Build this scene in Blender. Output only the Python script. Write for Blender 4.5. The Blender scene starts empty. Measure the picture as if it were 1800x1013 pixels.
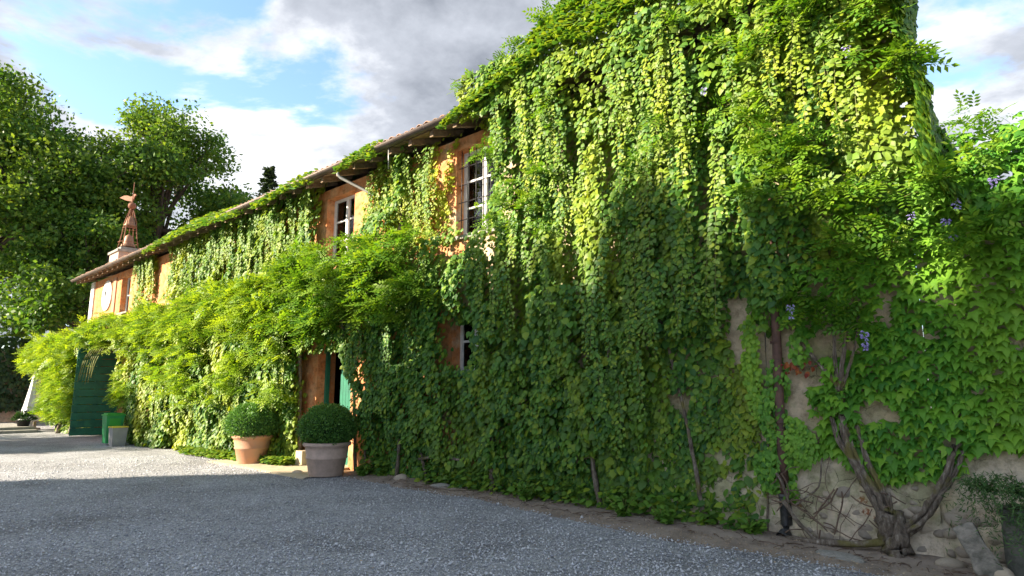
import bpy, math, random
import numpy as np
from mathutils import Vector, Matrix

# ------------------------------------------------------------------ camera, sky, sun, exposure
S = bpy.context.scene
COL = S.collection
R = math.radians
cam = bpy.data.cameras.new('camera'); camo = bpy.data.objects.new('camera', cam); COL.objects.link(camo)
camo.location = (0, -7.44, 1.6)
camo.rotation_euler = (R(90 + 9.34), 0, R(42.5))
cam.lens = 22.0; cam.sensor_width = 36; cam.clip_end = 3000; cam.clip_start = 0.05
S.camera = camo
SUN_EL = 25.5
LX, LY = 0.54, 0.842                     # horizontal travel of the sunlight (the house front is y = 0, the yard y < 0)
w = bpy.data.worlds.new('World'); S.world = w; w.use_nodes = True
nt = w.node_tree; nt.nodes.clear()
def N_(tree, t, **kw):
    n = tree.nodes.new(t)
    for k, v in kw.items():
        if k in n.inputs: n.inputs[k].default_value = v
        else: setattr(n, k, v)
    return n
def ramp(tree, stops, interp='LINEAR'):
    n = tree.nodes.new('ShaderNodeValToRGB'); n.color_ramp.interpolation = interp
    e = n.color_ramp.elements
    while len(e) < len(stops): e.new(0.5)
    for k, (p, c) in enumerate(stops):
        e[k].position = p
        e[k].color = (c, c, c, 1) if isinstance(c, (int, float)) else (*c, 1)
    return n
def build_world():
    L = nt.links.new
    out = N_(nt, 'ShaderNodeOutputWorld')
    sky = N_(nt, 'ShaderNodeTexSky', sky_type='NISHITA', sun_disc=False)
    sky.sun_elevation = R(SUN_EL); sky.sun_rotation = math.atan2(-LX, -LY); sky.air_density = 1.0; sky.dust_density = 0.6; sky.ozone_density = 2.5
    b1 = N_(nt, 'ShaderNodeBackground', Strength=0.05); L(sky.outputs[0], b1.inputs[0])
    tc = N_(nt, 'ShaderNodeTexCoord')
    sep = N_(nt, 'ShaderNodeSeparateXYZ'); L(tc.outputs['Generated'], sep.inputs[0])
    den = N_(nt, 'ShaderNodeMath', operation='MAXIMUM'); L(sep.outputs[2], den.inputs[0]); den.inputs[1].default_value = 0.0
    den2 = N_(nt, 'ShaderNodeMath', operation='ADD'); L(den.outputs[0], den2.inputs[0]); den2.inputs[1].default_value = 0.22
    dx = N_(nt, 'ShaderNodeMath', operation='DIVIDE'); L(sep.outputs[0], dx.inputs[0]); L(den2.outputs[0], dx.inputs[1])
    dy = N_(nt, 'ShaderNodeMath', operation='DIVIDE'); L(sep.outputs[1], dy.inputs[0]); L(den2.outputs[0], dy.inputs[1])
    cb = N_(nt, 'ShaderNodeCombineXYZ'); L(dx.outputs[0], cb.inputs[0]); L(dy.outputs[0], cb.inputs[1]); cb.inputs[2].default_value = SKYSEED
    n1 = N_(nt, 'ShaderNodeTexNoise', Scale=1.55, Detail=11.0, Roughness=0.57, Distortion=0.3); L(cb.outputs[0], n1.inputs['Vector'])
    cov = ramp(nt, [(0.385, 0.0), (0.46, 1.0)], 'EASE'); L(n1.outputs[0], cov.inputs[0])
    mp = N_(nt, 'ShaderNodeMapping'); L(cb.outputs[0], mp.inputs[0]); mp.inputs['Location'].default_value = (3.1, 1.7, 4.0)
    n2 = N_(nt, 'ShaderNodeTexNoise', Scale=1.1, Detail=10.0, Roughness=0.6, Distortion=0.3); L(mp.outputs[0], n2.inputs['Vector'])
    mixv = N_(nt, 'ShaderNodeMath', operation='MULTIPLY_ADD'); L(n1.outputs[0], mixv.inputs[0]); mixv.inputs[1].default_value = 0.45; L(n2.outputs[0], mixv.inputs[2])
    col = ramp(nt, [(0.53, (0.44, 0.445, 0.455)), (0.62, (0.34, 0.35, 0.37)), (0.70, (0.20, 0.213, 0.24)), (0.86, (0.085, 0.095, 0.115))]); L(mixv.outputs[0], col.inputs[0])
    b2 = N_(nt, 'ShaderNodeBackground', Strength=0.41); L(col.outputs[0], b2.inputs[0])
    mx = N_(nt, 'ShaderNodeMixShader'); L(cov.outputs[0], mx.inputs[0]); L(b1.outputs[0], mx.inputs[1]); L(b2.outputs[0], mx.inputs[2])
    L(mx.outputs[0], out.inputs[0])
SKYSEED = 8.8
build_world()
sun = bpy.data.lights.new('sun', 'SUN'); suno = bpy.data.objects.new('sun', sun); COL.objects.link(suno)
sun.energy = 2.0; sun.angle = R(0.5); sun.color = (1.0, 0.86, 0.68)
suno.rotation_euler = Vector((LX * math.cos(R(SUN_EL)), LY * math.cos(R(SUN_EL)), -math.sin(R(SUN_EL)))).to_track_quat('-Z', 'Y').to_euler()
suno.location = (-20, -30, 40)
S.render.engine = 'CYCLES'
S.cycles.max_bounces = 8; S.cycles.diffuse_bounces = 5; S.cycles.transmission_bounces = 4; S.cycles.transparent_max_bounces = 6
S.view_settings.view_transform = 'Standard'; S.view_settings.look = 'None'
S.view_settings.exposure = 3.08; S.view_settings.gamma = 1.0

rng = np.random.default_rng(7)
random.seed(5)

# ------------------------------------------------------------------ helpers
def tag(o, label=None, cat=None, group=None, kind=None):
    if label: o['label'] = label
    if cat: o['category'] = cat
    if group: o['group'] = group
    if kind: o['kind'] = kind
    return o
def thing(name, loc, label, cat, group=None):
    o = bpy.data.objects.new(name, None); COL.objects.link(o); o.location = loc; o.empty_display_size = 0.2
    return tag(o, label, cat, group)
def put(name, me, parent=None):
    o = bpy.data.objects.new(name, me); COL.objects.link(o)
    if parent is not None:
        o.parent = parent
        if parent.type == 'EMPTY': o.matrix_parent_inverse = Matrix.Translation(-parent.location)
    return o
def place(o, M):
    """put a child at a world matrix (parents are never rotated)"""
    o.matrix_basis = M
class MB:
    def __init__(s): s.v = []; s.f = []; s.sm = []
    def add(s, vs, fs, smooth=False):
        b = len(s.v); s.v += [tuple(v) for v in vs]
        for f in fs: s.f.append([b + i for i in f]); s.sm.append(smooth)
        return s
    def box(s, x0, x1, y0, y1, z0, z1):
        return s.add([(x0,y0,z0),(x1,y0,z0),(x1,y1,z0),(x0,y1,z0),(x0,y0,z1),(x1,y0,z1),(x1,y1,z1),(x0,y1,z1)],
                     [(0,3,2,1),(4,5,6,7),(0,1,5,4),(1,2,6,5),(2,3,7,6),(3,0,4,7)])
    def obox(s, M, sx, sy, sz):
        c = [M @ Vector((a*sx/2, b*sy/2, d*sz/2)) for d in (-1,1) for a, b in ((-1,-1),(1,-1),(1,1),(-1,1))]
        return s.add(c, [(0,3,2,1),(4,5,6,7),(0,1,5,4),(1,2,6,5),(2,3,7,6),(3,0,4,7)])
    def tube(s, pts, rad, n=8, cap=True, wob=0.0):
        pts = [Vector(p) for p in pts]
        if isinstance(rad, (int, float)): rad = [rad] * len(pts)
        b = len(s.v); up = Vector((0.13, 0.31, 1)).normalized()
        for i, p in enumerate(pts):
            t = (pts[min(i+1, len(pts)-1)] - pts[max(i-1, 0)]).normalized()
            a = t.cross(up)
            if a.length < 0.15: a = t.cross(Vector((1, 0.2, 0)))
            a.normalize(); c = t.cross(a)
            for k in range(n):
                an = 2*math.pi*k/n; r = rad[i] * (1 + (random.uniform(-wob, wob) if wob else 0))
                s.v.append(tuple(p + a*math.cos(an)*r + c*math.sin(an)*r))
        for i in range(len(pts)-1):
            for k in range(n):
                s.f.append([b+i*n+k, b+i*n+(k+1) % n, b+(i+1)*n+(k+1) % n, b+(i+1)*n+k]); s.sm.append(True)
        if cap:
            s.f.append([b+k for k in range(n)][::-1]); s.sm.append(False)
            e = b+(len(pts)-1)*n; s.f.append([e+k for k in range(n)]); s.sm.append(False)
        return s
    def lathe(s, prof, n=32, c=(0,0,0), closed_bottom=True):
        b = len(s.v)
        for r, z in prof:
            for k in range(n):
                a = 2*math.pi*k/n; s.v.append((c[0]+r*math.cos(a), c[1]+r*math.sin(a), c[2]+z))
        for i in range(len(prof)-1):
            for k in range(n):
                s.f.append([b+i*n+k, b+i*n+(k+1) % n, b+(i+1)*n+(k+1) % n, b+(i+1)*n+k]); s.sm.append(True)
        if closed_bottom: s.f.append([b+k for k in range(n)][::-1]); s.sm.append(False)
        e = b+(len(prof)-1)*n; s.f.append([e+k for k in range(n)]); s.sm.append(False)
        return s
    def mesh(s, name, mat, bevel=0):
        me = bpy.data.meshes.new(name); me.from_pydata(s.v, [], s.f); me.polygons.foreach_set('use_smooth', s.sm)
        me.materials.append(mat); me.update(); return me
    def build(s, name, mat, parent=None): return put(name, s.mesh(name, mat), parent)

# value noise on numpy arrays
_perm = rng.random((256, 256))
def vnoise(x, y, seed=0):
    x = np.asarray(x, float) + seed*17.3 + 1000; y = np.asarray(y, float) + seed*9.1 + 1000
    xi = np.floor(x).astype(int); yi = np.floor(y).astype(int); fx = x-xi; fy = y-yi
    fx = fx*fx*(3-2*fx); fy = fy*fy*(3-2*fy)
    g = lambda a, b: _perm[a & 255, b & 255]
    return (g(xi,yi)*(1-fx)+g(xi+1,yi)*fx)*(1-fy) + (g(xi,yi+1)*(1-fx)+g(xi+1,yi+1)*fx)*fy
def fbm(x, y, seed=0, o=3):
    t = 0; a = 0.5; s = 0
    for k in range(o): t = t + a*vnoise(np.asarray(x)*2**k, np.asarray(y)*2**k, seed+k); s += a; a *= 0.5
    return t/s
def inpoly(px, pz, poly):
    ins = np.zeros(len(px), bool); n = len(poly); j = n-1
    for i in range(n):
        xi, zi = poly[i]; xj, zj = poly[j]
        c = ((zi > pz) != (zj > pz)) & (px < (xj-xi)*(pz-zi)/((zj-zi) or 1e-9)+xi)
        ins ^= c; j = i
    return ins

# ------------------------------------------------------------------ materials
def newmat(name):
    m = bpy.data.materials.new(name); m.use_nodes = True; t = m.node_tree; t.nodes.clear()
    o = N_(t, 'ShaderNodeOutputMaterial'); b = N_(t, 'ShaderNodeBsdfPrincipled'); t.links.new(b.outputs[0], o.inputs[0])
    return m, t, b, o
def simple(name, c, rough=0.6, metal=0.0, vary=0.25, scale=6.0, bump=0.0, bscale=40.0, c2=None, island=False, spec=0.4):
    m, t, b, o = newmat(name); L = t.links.new
    tc = N_(t, 'ShaderNodeTexCoord'); n = N_(t, 'ShaderNodeTexNoise', Scale=scale, Detail=6.0, Roughness=0.6); L(tc.outputs['Object'], n.inputs['Vector'])
    c2 = c2 or tuple(x*(1-vary) for x in c)
    r = ramp(t, [(0.35, c2), (0.65, c)])
    if island:
        g = N_(t, 'ShaderNodeNewGeometry'); oi = N_(t, 'ShaderNodeObjectInfo')
        a = N_(t, 'ShaderNodeMath', operation='MULTIPLY_ADD'); L(n.outputs[0], a.inputs[0]); a.inputs[1].default_value = 0.5
        s2 = N_(t, 'ShaderNodeMath', operation='ADD'); L(g.outputs['Random Per Island'], s2.inputs[0]); L(oi.outputs['Random'], s2.inputs[1])
        fr = N_(t, 'ShaderNodeMath', operation='FRACT'); L(s2.outputs[0], fr.inputs[0])
        h = N_(t, 'ShaderNodeMath', operation='MULTIPLY'); L(fr.outputs[0], h.inputs[0]); h.inputs[1].default_value = 0.55
        L(h.outputs[0], a.inputs[2]); L(a.outputs[0], r.inputs[0])
        r.color_ramp.elements[0].position = 0.2; r.color_ramp.elements[1].position = 0.75
    else: L(n.outputs[0], r.inputs[0])
    L(r.outputs[0], b.inputs['Base Color']); b.inputs['Roughness'].default_value = rough; b.inputs['Metallic'].default_value = metal; b.inputs['Specular IOR Level'].default_value = spec
    if bump:
        n2 = N_(t, 'ShaderNodeTexNoise', Scale=bscale, Detail=5.0, Roughness=0.65); L(tc.outputs['Object'], n2.inputs['Vector'])
        bp = N_(t, 'ShaderNodeBump', Strength=bump, Distance=0.02); L(n2.outputs[0], bp.inputs['Height']); L(bp.outputs[0], b.inputs['Normal'])
    return m
def leafmat(name, dark, mid, young, trans=0.3, rough=0.5, spec=0.3):
    m, t, b, o = newmat(name); L = t.links.new
    g = N_(t, 'ShaderNodeNewGeometry'); oi = N_(t, 'ShaderNodeObjectInfo')
    s2 = N_(t, 'ShaderNodeMath', operation='ADD'); L(g.outputs['Random Per Island'], s2.inputs[0]); L(oi.outputs['Random'], s2.inputs[1])
    fr = N_(t, 'ShaderNodeMath', operation='FRACT'); L(s2.outputs[0], fr.inputs[0])
    r = ramp(t, [(0.0, dark), (0.75, mid), (1.0, tuple(0.5*(a+c) for a, c in zip(mid, young)))]); L(fr.outputs[0], r.inputs[0])
    at = N_(t, 'ShaderNodeAttribute', attribute_name='tint')
    mx = N_(t, 'ShaderNodeMix', data_type='RGBA'); L(at.outputs['Fac'], mx.inputs[0]); L(r.outputs[0], mx.inputs[6]); mx.inputs[7].default_value = (*young, 1)
    L(mx.outputs[2], b.inputs['Base Color']); b.inputs['Roughness'].default_value = rough; b.inputs['Specular IOR Level'].default_value = spec
    tr = N_(t, 'ShaderNodeBsdfTranslucent'); hs = N_(t, 'ShaderNodeMix', data_type='RGBA', blend_type='MULTIPLY'); hs.inputs[0].default_value = 1
    L(mx.outputs[2], hs.inputs[6]); hs.inputs[7].default_value = (1.6, 1.5, 0.6, 1); L(hs.outputs[2], tr.inputs[0])
    ms = N_(t, 'ShaderNodeMixShader'); ms.inputs[0].default_value = trans; L(b.outputs[0], ms.inputs[1]); L(tr.outputs[0], ms.inputs[2]); L(ms.outputs[0], o.inputs[0])
    return m
M = {}
M['creeper'] = leafmat('creeper leaf', (0.030, 0.115, 0.030), (0.105, 0.255, 0.032), (0.38, 0.43, 0.032), 0.32, 0.48, 0.32)
M['wisteria'] = leafmat('wisteria leaf', (0.045, 0.150, 0.016), (0.105, 0.26, 0.022), (0.30, 0.41, 0.028), 0.38)
M['ivy'] = leafmat('boston ivy leaf', (0.045, 0.18, 0.024), (0.145, 0.36, 0.036), (0.28, 0.47, 0.045), 0.33, 0.45)
M['dark_ivy'] = leafmat('dark ivy leaf', (0.012, 0.04, 0.014), (0.03, 0.075, 0.022), (0.06, 0.13, 0.03), 0.2, 0.4)
M['tree'] = leafmat('oak leaf', (0.030, 0.100, 0.020), (0.085, 0.195, 0.028), (0.27, 0.34, 0.035), 0.42)
M['conifer'] = leafmat('needle', (0.015, 0.035, 0.014), (0.03, 0.06, 0.02), (0.06, 0.09, 0.03), 0.15)
M['box'] = leafmat('box leaf', (0.035, 0.115, 0.032), (0.085, 0.22, 0.048), (0.17, 0.33, 0.05), 0.25, 0.45)
M['rosemary'] = leafmat('trailing leaf', (0.03, 0.085, 0.03), (0.07, 0.16, 0.05), (0.15, 0.26, 0.07), 0.2)
M['weed'] = leafmat('weed leaf', (0.04, 0.12, 0.02), (0.09, 0.22, 0.03), (0.2, 0.34, 0.04), 0.3)
M['red_leaf'] = leafmat('red creeper leaf', (0.16, 0.02, 0.012), (0.32, 0.05, 0.02), (0.4, 0.16, 0.03), 0.3)
M['petal'] = simple('lilac petal', (0.42, 0.36, 0.72), 0.6, c2=(0.26, 0.2, 0.55), island=True)
def barkmat():
    m, t, b, o = newmat('vine bark'); L = t.links.new; tc = N_(t, 'ShaderNodeTexCoord')
    n = N_(t, 'ShaderNodeTexNoise', Scale=26.0, Detail=8.0, Roughness=0.7); mp = N_(t, 'ShaderNodeMapping'); mp.inputs['Scale'].default_value = (1, 1, .35); L(tc.outputs['Object'], mp.inputs[0]); L(mp.outputs[0], n.inputs['Vector'])
    r = ramp(t, [(0.32, (0.05, 0.038, 0.028)), (0.5, (0.15, 0.12, 0.09)), (0.63, (0.27, 0.235, 0.19)), (0.72, (0.44, 0.43, 0.39))]); L(n.outputs[0], r.inputs[0])
    n2 = N_(t, 'ShaderNodeTexNoise', Scale=5.0, Detail=5.0); L(tc.outputs['Object'], n2.inputs['Vector']); r2 = ramp(t, [(0.55, 0.0), (0.64, 0.8)]); L(n2.outputs[0], r2.inputs[0])
    mx = N_(t, 'ShaderNodeMix', data_type='RGBA'); L(r2.outputs[0], mx.inputs[0]); L(r.outputs[0], mx.inputs[6]); mx.inputs[7].default_value = (0.15, 0.135, 0.03, 1)
    L(mx.outputs[2], b.inputs['Base Color']); b.inputs['Roughness'].default_value = 0.95
    bp = N_(t, 'ShaderNodeBump', Strength=1.0, Distance=0.03); L(n.outputs[0], bp.inputs['Height']); L(bp.outputs[0], b.inputs['Normal']); return m
M['bark'] = barkmat()
M['twig'] = simple('dry twig', (0.20, 0.14, 0.10), 0.9, c2=(0.09, 0.06, 0.045), scale=12)
M['tendril'] = simple('green tendril', (0.20, 0.22, 0.06), 0.7, scale=12)
M['trunk'] = simple('tree bark', (0.10, 0.08, 0.06), 0.9, vary=0.5, scale=5, bump=0.6, bscale=20)
M['white_paint'] = simple('white window paint', (0.74, 0.73, 0.70), 0.5, vary=0.12, scale=9, bump=0.1)
M['green_paint'] = simple('dark green paint', (0.022, 0.19, 0.11), 0.55, c2=(0.014, 0.12, 0.075), scale=4, bump=0.15, bscale=30)
M['timber'] = simple('old timber', (0.30, 0.22, 0.14), 0.85, c2=(0.16, 0.11, 0.07), scale=10, bump=0.4)
M['gutter'] = simple('weathered gutter', (0.16, 0.125, 0.105), 0.55, 0.4, c2=(0.09, 0.07, 0.06), scale=5, bump=0.1)
M['pale_pipe'] = simple('grey zinc pipe', (0.42, 0.41, 0.39), 0.5, 0.5, vary=0.3, scale=8)
M['rust_pipe'] = simple('rusty brown pipe', (0.17, 0.095, 0.07), 0.7, 0.2, c2=(0.07, 0.045, 0.04), scale=9, bump=0.3, bscale=60)
M['dark_pipe'] = simple('dark iron pipe shoe', (0.12, 0.125, 0.13), 0.5, 0.6, c2=(0.045, 0.045, 0.05), scale=14, bump=0.3)
M['tile'] = simple('roof tile', (0.42, 0.24, 0.15), 0.85, c2=(0.24, 0.19, 0.15), scale=3, bump=0.4, bscale=25, island=True)
M['terracotta'] = simple('terracotta', (0.50, 0.255, 0.14), 0.8, c2=(0.42, 0.25, 0.17), scale=5, bump=0.15, bscale=50)
M['grey_terracotta'] = simple('weathered grey terracotta', (0.60, 0.45, 0.37), 0.85, c2=(0.44, 0.34, 0.28), scale=7, bump=0.25, bscale=40)
M['soil'] = simple('soil', (0.05, 0.035, 0.025), 0.95, bump=0.8)
M['stone'] = simple('wall stone', (0.54, 0.46, 0.35), 0.9, c2=(0.33, 0.29, 0.24), scale=8, bump=0.6, bscale=35, island=True)
M['slab'] = simple('grey stone slab', (0.36, 0.345, 0.31), 0.9, c2=(0.22, 0.215, 0.19), scale=6, bump=0.5, bscale=30)
M['dark_render'] = simple('stained dark render', (0.17, 0.165, 0.14), 0.95, c2=(0.08, 0.085, 0.07), scale=5, bump=0.7, bscale=30)
M['stained_slab'] = simple('stained slab', (0.34, 0.31, 0.26), 0.95, c2=(0.10, 0.10, 0.08), scale=11, bump=0.8, bscale=40)
M['paving'] = simple('pale paving', (0.52, 0.44, 0.30), 0.9, c2=(0.42, 0.35, 0.24), scale=5, bump=0.4)
M['dial'] = simple('clock dial', (0.72, 0.71, 0.68), 0.6, vary=0.15)
M['black_iron'] = simple('black iron', (0.03, 0.03, 0.032), 0.5, 0.6)
M['rust_iron'] = simple('rusty iron', (0.30, 0.13, 0.07), 0.75, 0.2, c2=(0.17, 0.075, 0.045), scale=7, bump=0.3)
M['bronze'] = simple('old bronze bell', (0.36, 0.20, 0.12), 0.55, 0.4, c2=(0.22, 0.13, 0.08), scale=6)
M['brickwork'] = simple('turret masonry', (0.50, 0.36, 0.28), 0.9, c2=(0.38, 0.33, 0.29), scale=5, bump=0.4)
M['bin_green'] = simple('green plastic', (0.03, 0.32, 0.10), 0.45, vary=0.2)
M['lid_green'] = simple('bright green plastic', (0.045, 0.36, 0.055), 0.45, vary=0.15)
M['bin_grey'] = simple('grey plastic', (0.30, 0.31, 0.32), 0.45, vary=0.15)
M['yellow'] = simple('yellow plastic', (0.65, 0.55, 0.06), 0.5, vary=0.1)
M['black'] = simple('black rubber', (0.02, 0.02, 0.02), 0.7)
M['canvas'] = simple('white canvas', (0.72, 0.72, 0.74), 0.9, vary=0.12, scale=4)
M['curtain'] = simple('white curtain', (0.78, 0.77, 0.74), 0.9, vary=0.08)
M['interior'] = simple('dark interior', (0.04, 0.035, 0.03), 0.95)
M['litter'] = simple('dry leaf', (0.46, 0.36, 0.25), 0.9, c2=(0.18, 0.12, 0.08), island=True)
M['villa'] = simple('villa plaster', (0.55, 0.42, 0.28), 0.9, vary=0.15, scale=1.5)
def glassmat():
    m, t, b, o = newmat('window glass'); L = t.links.new
    tr = N_(t, 'ShaderNodeBsdfTransparent', Color=(0.86, 0.9, 0.9, 1)); gl = N_(t, 'ShaderNodeBsdfGlossy', Roughness=0.02); fr = N_(t, 'ShaderNodeFresnel', IOR=1.5)
    mx = N_(t, 'ShaderNodeMixShader'); L(fr.outputs[0], mx.inputs[0]); L(tr.outputs[0], mx.inputs[1]); L(gl.outputs[0], mx.inputs[2]); L(mx.outputs[0], o.inputs[0]); return m
M['glass'] = glassmat()
def plaster(name, x_hi, x_lo, a, a2, c, c2):
    """limewash that changes along the wall: a (orange) where x < x_hi, c (bare beige render) where x > x_lo, with peeling patches"""
    m, t, b, o = newmat(name); L = t.links.new
    tc = N_(t, 'ShaderNodeTexCoord'); sep = N_(t, 'ShaderNodeSeparateXYZ'); L(tc.outputs['Object'], sep.inputs[0])
    mr = N_(t, 'ShaderNodeMapRange'); L(sep.outputs[0], mr.inputs[0]); mr.inputs[1].default_value = x_hi; mr.inputs[2].default_value = x_lo
    n1 = N_(t, 'ShaderNodeTexNoise', Scale=0.9, Detail=8.0, Roughness=0.62); L(tc.outputs['Object'], n1.inputs['Vector'])
    n2 = N_(t, 'ShaderNodeTexNoise', Scale=3.0, Detail=8.0, Roughness=0.68); L(tc.outputs['Object'], n2.inputs['Vector'])
    n3 = N_(t, 'ShaderNodeTexNoise', Scale=28.0, Detail=6.0, Roughness=0.7); L(tc.outputs['Object'], n3.inputs['Vector'])
    r1 = ramp(t, [(0.38, a2), (0.62, a)]); L(n2.outputs[0], r1.inputs[0])
    r2 = ramp(t, [(0.30, c2), (0.5, c), (0.70, tuple(min(1, 1.25*x) for x in c))]); L(n2.outputs[0], r2.inputs[0])
    ad = N_(t, 'ShaderNodeMath', operation='MULTIPLY_ADD'); L(mr.outputs[0], ad.inputs[0]); ad.inputs[1].default_value = 0.55; L(n1.outputs[0], ad.inputs[2])
    r3 = ramp(t, [(0.60, 0.0), (0.68, 1.0)]); L(ad.outputs[0], r3.inputs[0])
    mx = N_(t, 'ShaderNodeMix', data_type='RGBA'); L(r3.outputs[0], mx.inputs[0]); L(r1.outputs[0], mx.inputs[6]); L(r2.outputs[0], mx.inputs[7])
    # brick showing in the worst patches
    r4 = ramp(t, [(0.66, 0.0), (0.69, 1.0)]); L(n2.outputs[0], r4.inputs[0])
    mb = N_(t, 'ShaderNodeMix', data_type='RGBA'); L(r4.outputs[0], mb.inputs[0]); L(mx.outputs[2], mb.inputs[6]); mb.inputs[7].default_value = (0.36, 0.13, 0.07, 1)
    # algae low down in stains of their own shape
    n4 = N_(t, 'ShaderNodeTexNoise', Scale=1.7, Detail=7.0, Roughness=0.7); mp = N_(t, 'ShaderNodeMapping'); mp.inputs['Location'].default_value = (4, 2, 7); L(tc.outputs['Object'], mp.inputs[0]); L(mp.outputs[0], n4.inputs['Vector'])
    r5 = ramp(t, [(0.45, 0.0), (0.60, 0.6)]); L(n4.outputs[0], r5.inputs[0])
    ma = N_(t, 'ShaderNodeMix', data_type='RGBA'); L(r5.outputs[0], ma.inputs[0])
    zf = N_(t, 'ShaderNodeMath', operation='MULTIPLY'); L(r5.outputs[0], zf.inputs[0]); L(mr.outputs[0], zf.inputs[1]); L(zf.outputs[0], ma.inputs[0])
    L(mb.outputs[2], ma.inputs[6]); ma.inputs[7].default_value = (0.20, 0.23, 0.09, 1)
    vo = N_(t, 'ShaderNodeTexVoronoi', Scale=3.2, feature='DISTANCE_TO_EDGE'); wn_ = N_(t, 'ShaderNodeMix', data_type='RGBA'); wn_.inputs[0].default_value = 0.12; L(tc.outputs['Object'], wn_.inputs[6]); L(n2.outputs['Color'], wn_.inputs[7]); L(wn_.outputs[2], vo.inputs['Vector'])
    rc0 = ramp(t, [(0.0, 0.0), (0.012, 1.0)]); L(vo.outputs['Distance'], rc0.inputs[0]); rcm = ramp(t, [(0.50, 1.0), (0.60, 0.3)]); L(n4.outputs[0], rcm.inputs[0]); rc = N_(t, 'ShaderNodeMath', operation='MAXIMUM'); L(rc0.outputs[0], rc.inputs[0]); L(rcm.outputs[0], rc.inputs[1])
    n5 = N_(t, 'ShaderNodeTexNoise', Scale=7.0, Detail=9.0, Roughness=0.75); L(tc.outputs['Object'], n5.inputs['Vector']); r6 = ramp(t, [(0.30, (0.40, 0.37, 0.33)), (0.50, (1, 1, 1)), (0.72, (1.25, 1.22, 1.15))]); L(n5.outputs[0], r6.inputs[0])
    mc = N_(t, 'ShaderNodeMix', data_type='RGBA', blend_type='MULTIPLY'); mc.inputs[0].default_value = 1; L(r6.outputs[0], mc.inputs[7]); L(ma.outputs[2], mc.inputs[6])
    md = N_(t, 'ShaderNodeMix', data_type='RGBA', blend_type='MULTIPLY'); L(mr.outputs[0], md.inputs[0]); L(mc.outputs[2], md.inputs[6]); L(rc.outputs[0], md.inputs[7]); ma = md
    L(ma.outputs[2], b.inputs['Base Color']); b.inputs['Roughness'].default_value = 0.92; b.inputs['Specular IOR Level'].default_value = 0.2
    bp = N_(t, 'ShaderNodeBump', Strength=0.5, Distance=0.02); s = N_(t, 'ShaderNodeMath', operation='ADD'); L(n3.outputs[0], s.inputs[0]); L(r3.outputs[0], s.inputs[1]); L(s.outputs[0], bp.inputs['Height']); L(bp.outputs[0], b.inputs['Normal'])
    return m
M['plaster'] = plaster('limewashed plaster', -9.0, -3.5, (0.56, 0.20, 0.07), (0.60, 0.33, 0.17), (0.54, 0.44, 0.31), (0.32, 0.25, 0.17))
M['render'] = plaster('old beige render', -50.0, -20.0, (0.55, 0.48, 0.37), (0.40, 0.34, 0.25), (0.64, 0.55, 0.42), (0.44, 0.37, 0.28))
def gravelmat():
    m, t, b, o = newmat('gravel ground'); L = t.links.new
    tc = N_(t, 'ShaderNodeTexCoord')
    v = N_(t, 'ShaderNodeTexVoronoi', Scale=48.0); L(tc.outputs['Object'], v.inputs['Vector'])
    v2 = N_(t, 'ShaderNodeTexVoronoi', Scale=85.0); L(tc.outputs['Object'], v2.inputs['Vector'])
    sp = N_(t, 'ShaderNodeSeparateColor'); L(v.outputs['Color'], sp.inputs[0])
    r = ramp(t, [(0.0, (0.27, 0.285, 0.315)), (0.55, (0.46, 0.475, 0.505)), (0.9, (0.57, 0.585, 0.615)), (1.0, (0.70, 0.70, 0.70))]); L(sp.outputs[0], r.inputs[0])
    n = N_(t, 'ShaderNodeTexNoise', Scale=0.5, Detail=9.0, Roughness=0.68); L(tc.outputs['Object'], n.inputs['Vector'])
    r2 = ramp(t, [(0.32, (0.62, 0.60, 0.57)), (0.5, (0.95, 0.94, 0.92)), (0.68, (1.18, 1.18, 1.18))]); L(n.outputs[0], r2.inputs[0])
    mx = N_(t, 'ShaderNodeMix', data_type='RGBA', blend_type='MULTIPLY'); mx.inputs[0].default_value = 1; L(r.outputs[0], mx.inputs[6]); L(r2.outputs[0], mx.inputs[7])
    L(mx.outputs[2], b.inputs['Base Color']); b.inputs['Roughness'].default_value = 0.95; b.inputs['Specular IOR Level'].default_value = 0.2
    ad = N_(t, 'ShaderNodeMath', operation='ADD'); L(v.outputs['Distance'], ad.inputs[0]); L(v2.outputs['Distance'], ad.inputs[1])
    bp = N_(t, 'ShaderNodeBump', Strength=0.8, Distance=0.03, invert=True); L(ad.outputs[0], bp.inputs['Height']); L(bp.outputs[0], b.inputs['Normal'])
    return m
M['gravel'] = gravelmat()
M['pebble'] = simple('gravel stone', (0.68, 0.69, 0.71), 0.9, c2=(0.25, 0.265, 0.295), island=True, scale=2)
M['dirt'] = simple('dirt', (0.37, 0.31, 0.255), 0.95, c2=(0.22, 0.18, 0.145), scale=3, bump=0.9, bscale=45)

# ------------------------------------------------------------------ ground
def grid_mesh(name, x0, x1, y0, y1, nx, ny, zf, mat):
    xs = np.linspace(x0, x1, nx); ys = np.linspace(y0, y1, ny); X, Y = np.meshgrid(xs, ys); Z = zf(X, Y)
    v = np.stack([X, Y, Z], -1).reshape(-1, 3)
    f = [(j*nx+i, j*nx+i+1, (j+1)*nx+i+1, (j+1)*nx+i) for j in range(ny-1) for i in range(nx-1)]
    me = bpy.data.meshes.new(name); me.from_pydata(v.tolist(), [], f); me.materials.append(mat); me.polygons.foreach_set('use_smooth', [True]*len(f)); return me
g = MB().add([(-900,-900,-0.02),(900,-900,-0.02),(900,900,-0.02),(-900,900,-0.02)], [(0,1,2,3)]).build('ground', M['gravel']); tag(g, 'wide flat ground reaching to the horizon around the yard', 'ground', kind='structure')
yard = put('gravel_yard', grid_mesh('gravel_yard', -60, 14, -16, 9.5, 300, 120, lambda X, Y: 0.02*(fbm(X*0.5, Y*0.5, 3)-0.5)-0.005, M['gravel']))
tag(yard, 'grey gravel yard in front of the overgrown house', 'yard', kind='structure')
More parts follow.
